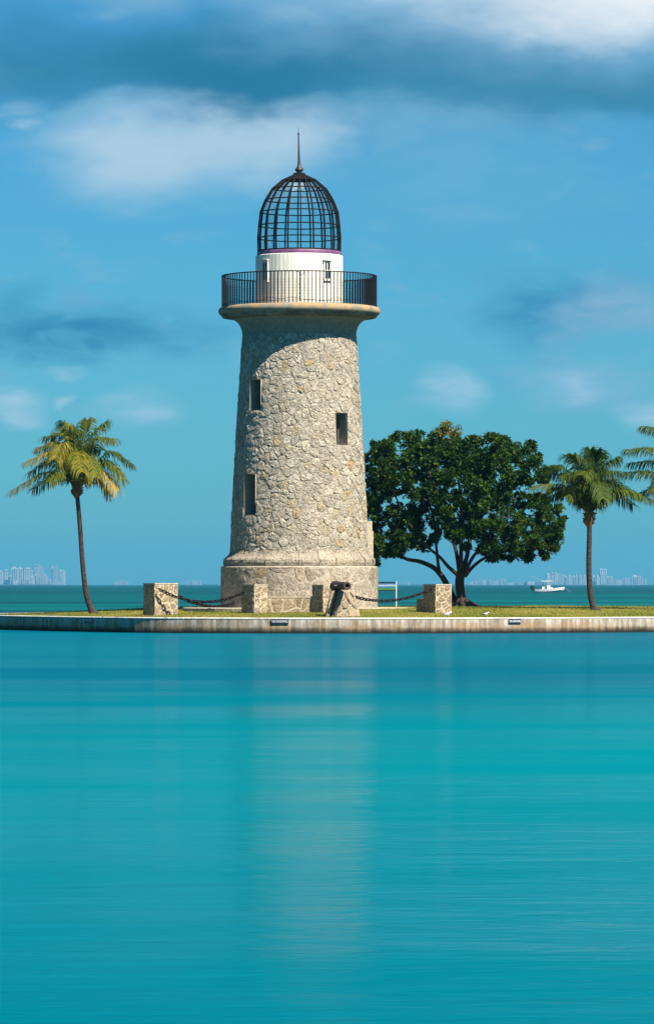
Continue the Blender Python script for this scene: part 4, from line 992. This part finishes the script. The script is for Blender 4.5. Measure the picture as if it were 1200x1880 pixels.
for i, (a, b_, t_, s_) in enumerate(sorted(LC)):
    tower(a*.2167, b_*.2167, 1020+t_*.2167, SKY_Y-600*(t_ > 160)+brng.uniform(-150, 150), f'hazy far {"high-rise" if t_ < 160 else "low block"}, {ordinal(i+1)} from the left in the left skyline cluster', 'buildings of the left skyline', s_)
RC = [(500,529,86,2),(530,551,80,0),(553,577,80,2),(579,599,92,0),(601,619,95,2),(620,640,101,1),(642,667,98,2),(669,687,100,1),(689,707,97,2),(709,734,100,0),(736,766,98,2),(799,821,100,1),(822,844,99,2),(891,911,105,1),(913,931,104,2),(933,957,119,1),(959,984,121,2),(991,1014,110,1),(1016,1037,106,2),(1056,1099,99,1),(1101,1116,102,2),(1118,1145,115,1)]
for i, (a, b_, t_, s_) in enumerate(RC):
    tower(860+a*.2833, 860+b_*.2833, 1030+t_*.2833, SKY_Y+brng.uniform(-200, 200), f'hazy far tower block, {ordinal(i+1)} from the left in the right skyline cluster', 'buildings of the right skyline', s_)
# tall tower with an open frame on top
tt_ = tower(860+845*.2833, 860+890*.2833, 1030+88*.2833, SKY_Y+300, 'tallest far tower in the right skyline with an open frame at its top', 'buildings of the right skyline', 0)
W_ = 45*.2833*(SKY_Y+300)/FPX; hz0 = EYE-(1030+88*.2833-HOR)*(SKY_Y+300)/FPX; hz1 = EYE-(1030+56*.2833-HOR)*(SKY_Y+300)/FPX
m_ = MB()
for x in (-W_/2, -W_/6-1, W_/6-1, W_/2-3):
    m_.box(x, x+3, -6, -3, hz0, hz1); m_.box(x, x+3, 3, 6, hz0, hz1)
m_.box(-W_/2-1, W_/2+1, -6.5, 6.5, hz1, hz1+3.5); m_.box(-W_/2, W_/2, -5.5, 5.5, (hz0+hz1)/2-1, (hz0+hz1)/2+1.5); m_.build('open_frame', M_BW, tt_)
LOW = [(0,20,133),(22,48,129),(50,80,126),(81,110,123),(112,139,121),(141,165,131),(166,189,127),(191,213,120),(215,241,115),(246,290,139),(292,330,137),(335,366,133),(370,420,131),(425,498,128)]
for i, (a, b_, t_) in enumerate(LOW):
    tower(860+a*.2833, 860+b_*.2833, 1030+t_*.2833, SKY_Y+400+brng.uniform(-100, 100), f'low pale building on the far shore, {ordinal(i+1)} right of the tree trunk', 'low buildings on the far right shore', 1 if i % 3 else 2)
for i, (a, b_, t_) in enumerate(((433,462,118),(466,478,110),(484,496,106),(500,515,112),(524,532,105),(536,552,110))):
    tower(240+a*.2333, 240+b_*.2333, 1040+t_*.2333, SKY_Y+900, f'faint far building between pier and lighthouse, {ordinal(i+1)} from the left', 'faint buildings left of the lighthouse', 1 if i < 2 else 2)
for i, (a, b_, t_) in enumerate(((970,990,218),(995,1010,212),(1022,1034,206),(1050,1062,204),(1066,1084,214))):
    tower(a*.2167, b_*.2167, 1020+t_*.2167, SKY_Y+1000, f'faint far building right of the left palm trunk, {ordinal(i+1)} from the left', 'faint buildings right of the left palm', 2)
tower(745, 752, 1068.5, SKY_Y-500, 'small white building on the far water between panel and stepped pier', None, 1)
for (px, ty, lab) in ((886.5, 1050, 'thin far mast nearest the tree trunk'), (904.5, 1049, 'thin far mast midway between tree trunk and boat'), (1185.8, 1040, 'thin far mast at the right end of the skyline')):
    p = at(px, ty, SKY_Y); m_ = MB(); 
    root = empty('mast', (p.x, SKY_Y, 0), lab, 'mast', 'thin far masts'); m_.tube([(0, 0, 0), (0, 0, p.z)], [.9, .5], 5); m_.build('pole', M_BD, root)
    m_ = MB(); m_.box(-3, 3, -1, 1, 0, 4); m_.build('foundation', M_BD, root)
M_SHORE = simple('far_shore_trees', (.05, .08, .05), .9, .05, 0, .3, .02)
for (x0, x1, h) in ((320, 420, 4), (700, 1010, 4.5), (1000, 1230, 3), (-40, 122, 2.5)):
    m_ = MB(); Y = SKY_Y+1100 if x0 != -40 else SKY_Y-800; n = 60; v = []; f = []
    for i in range(n+1):
        X = (x0+(x1-x0)*i/n-600)*Y/FPX; hh = h*(.55+.45*brng.random())*min(1, 4*i/n, 4*(n-i)/n); v += [(X, Y, -.3), (X, Y, hh), (X, Y+120, hh*1.1), (X, Y+120, -.3)]
    for i in range(n):
        for k in range(3): f.append((i*4+k, (i+1)*4+k, (i+1)*4+k+1, i*4+k+1))
    m_.add(v, f); m_.build('far_shore', M_SHORE, None, kind='structure')

# ------------------------------------------------------------------ haze
def haze_fn(gg, out):
    vo = gg.n('ShaderNodeVolumePrincipled'); vo.inputs['Color'].default_value = (.16, .64, 1.0, 1); vo.inputs['Density'].default_value = HAZE; vo.inputs['Anisotropy'].default_value = .30
    gg.link(vo.outputs[0], out.inputs['Volume'])
HAZE = 1.05/13500
m_ = MB(); m_.box(-16000, 16000, -16000, 16000, -1.5, 130); hz = m_.build('haze', mat('haze_air', haze_fn), None, kind='stuff')
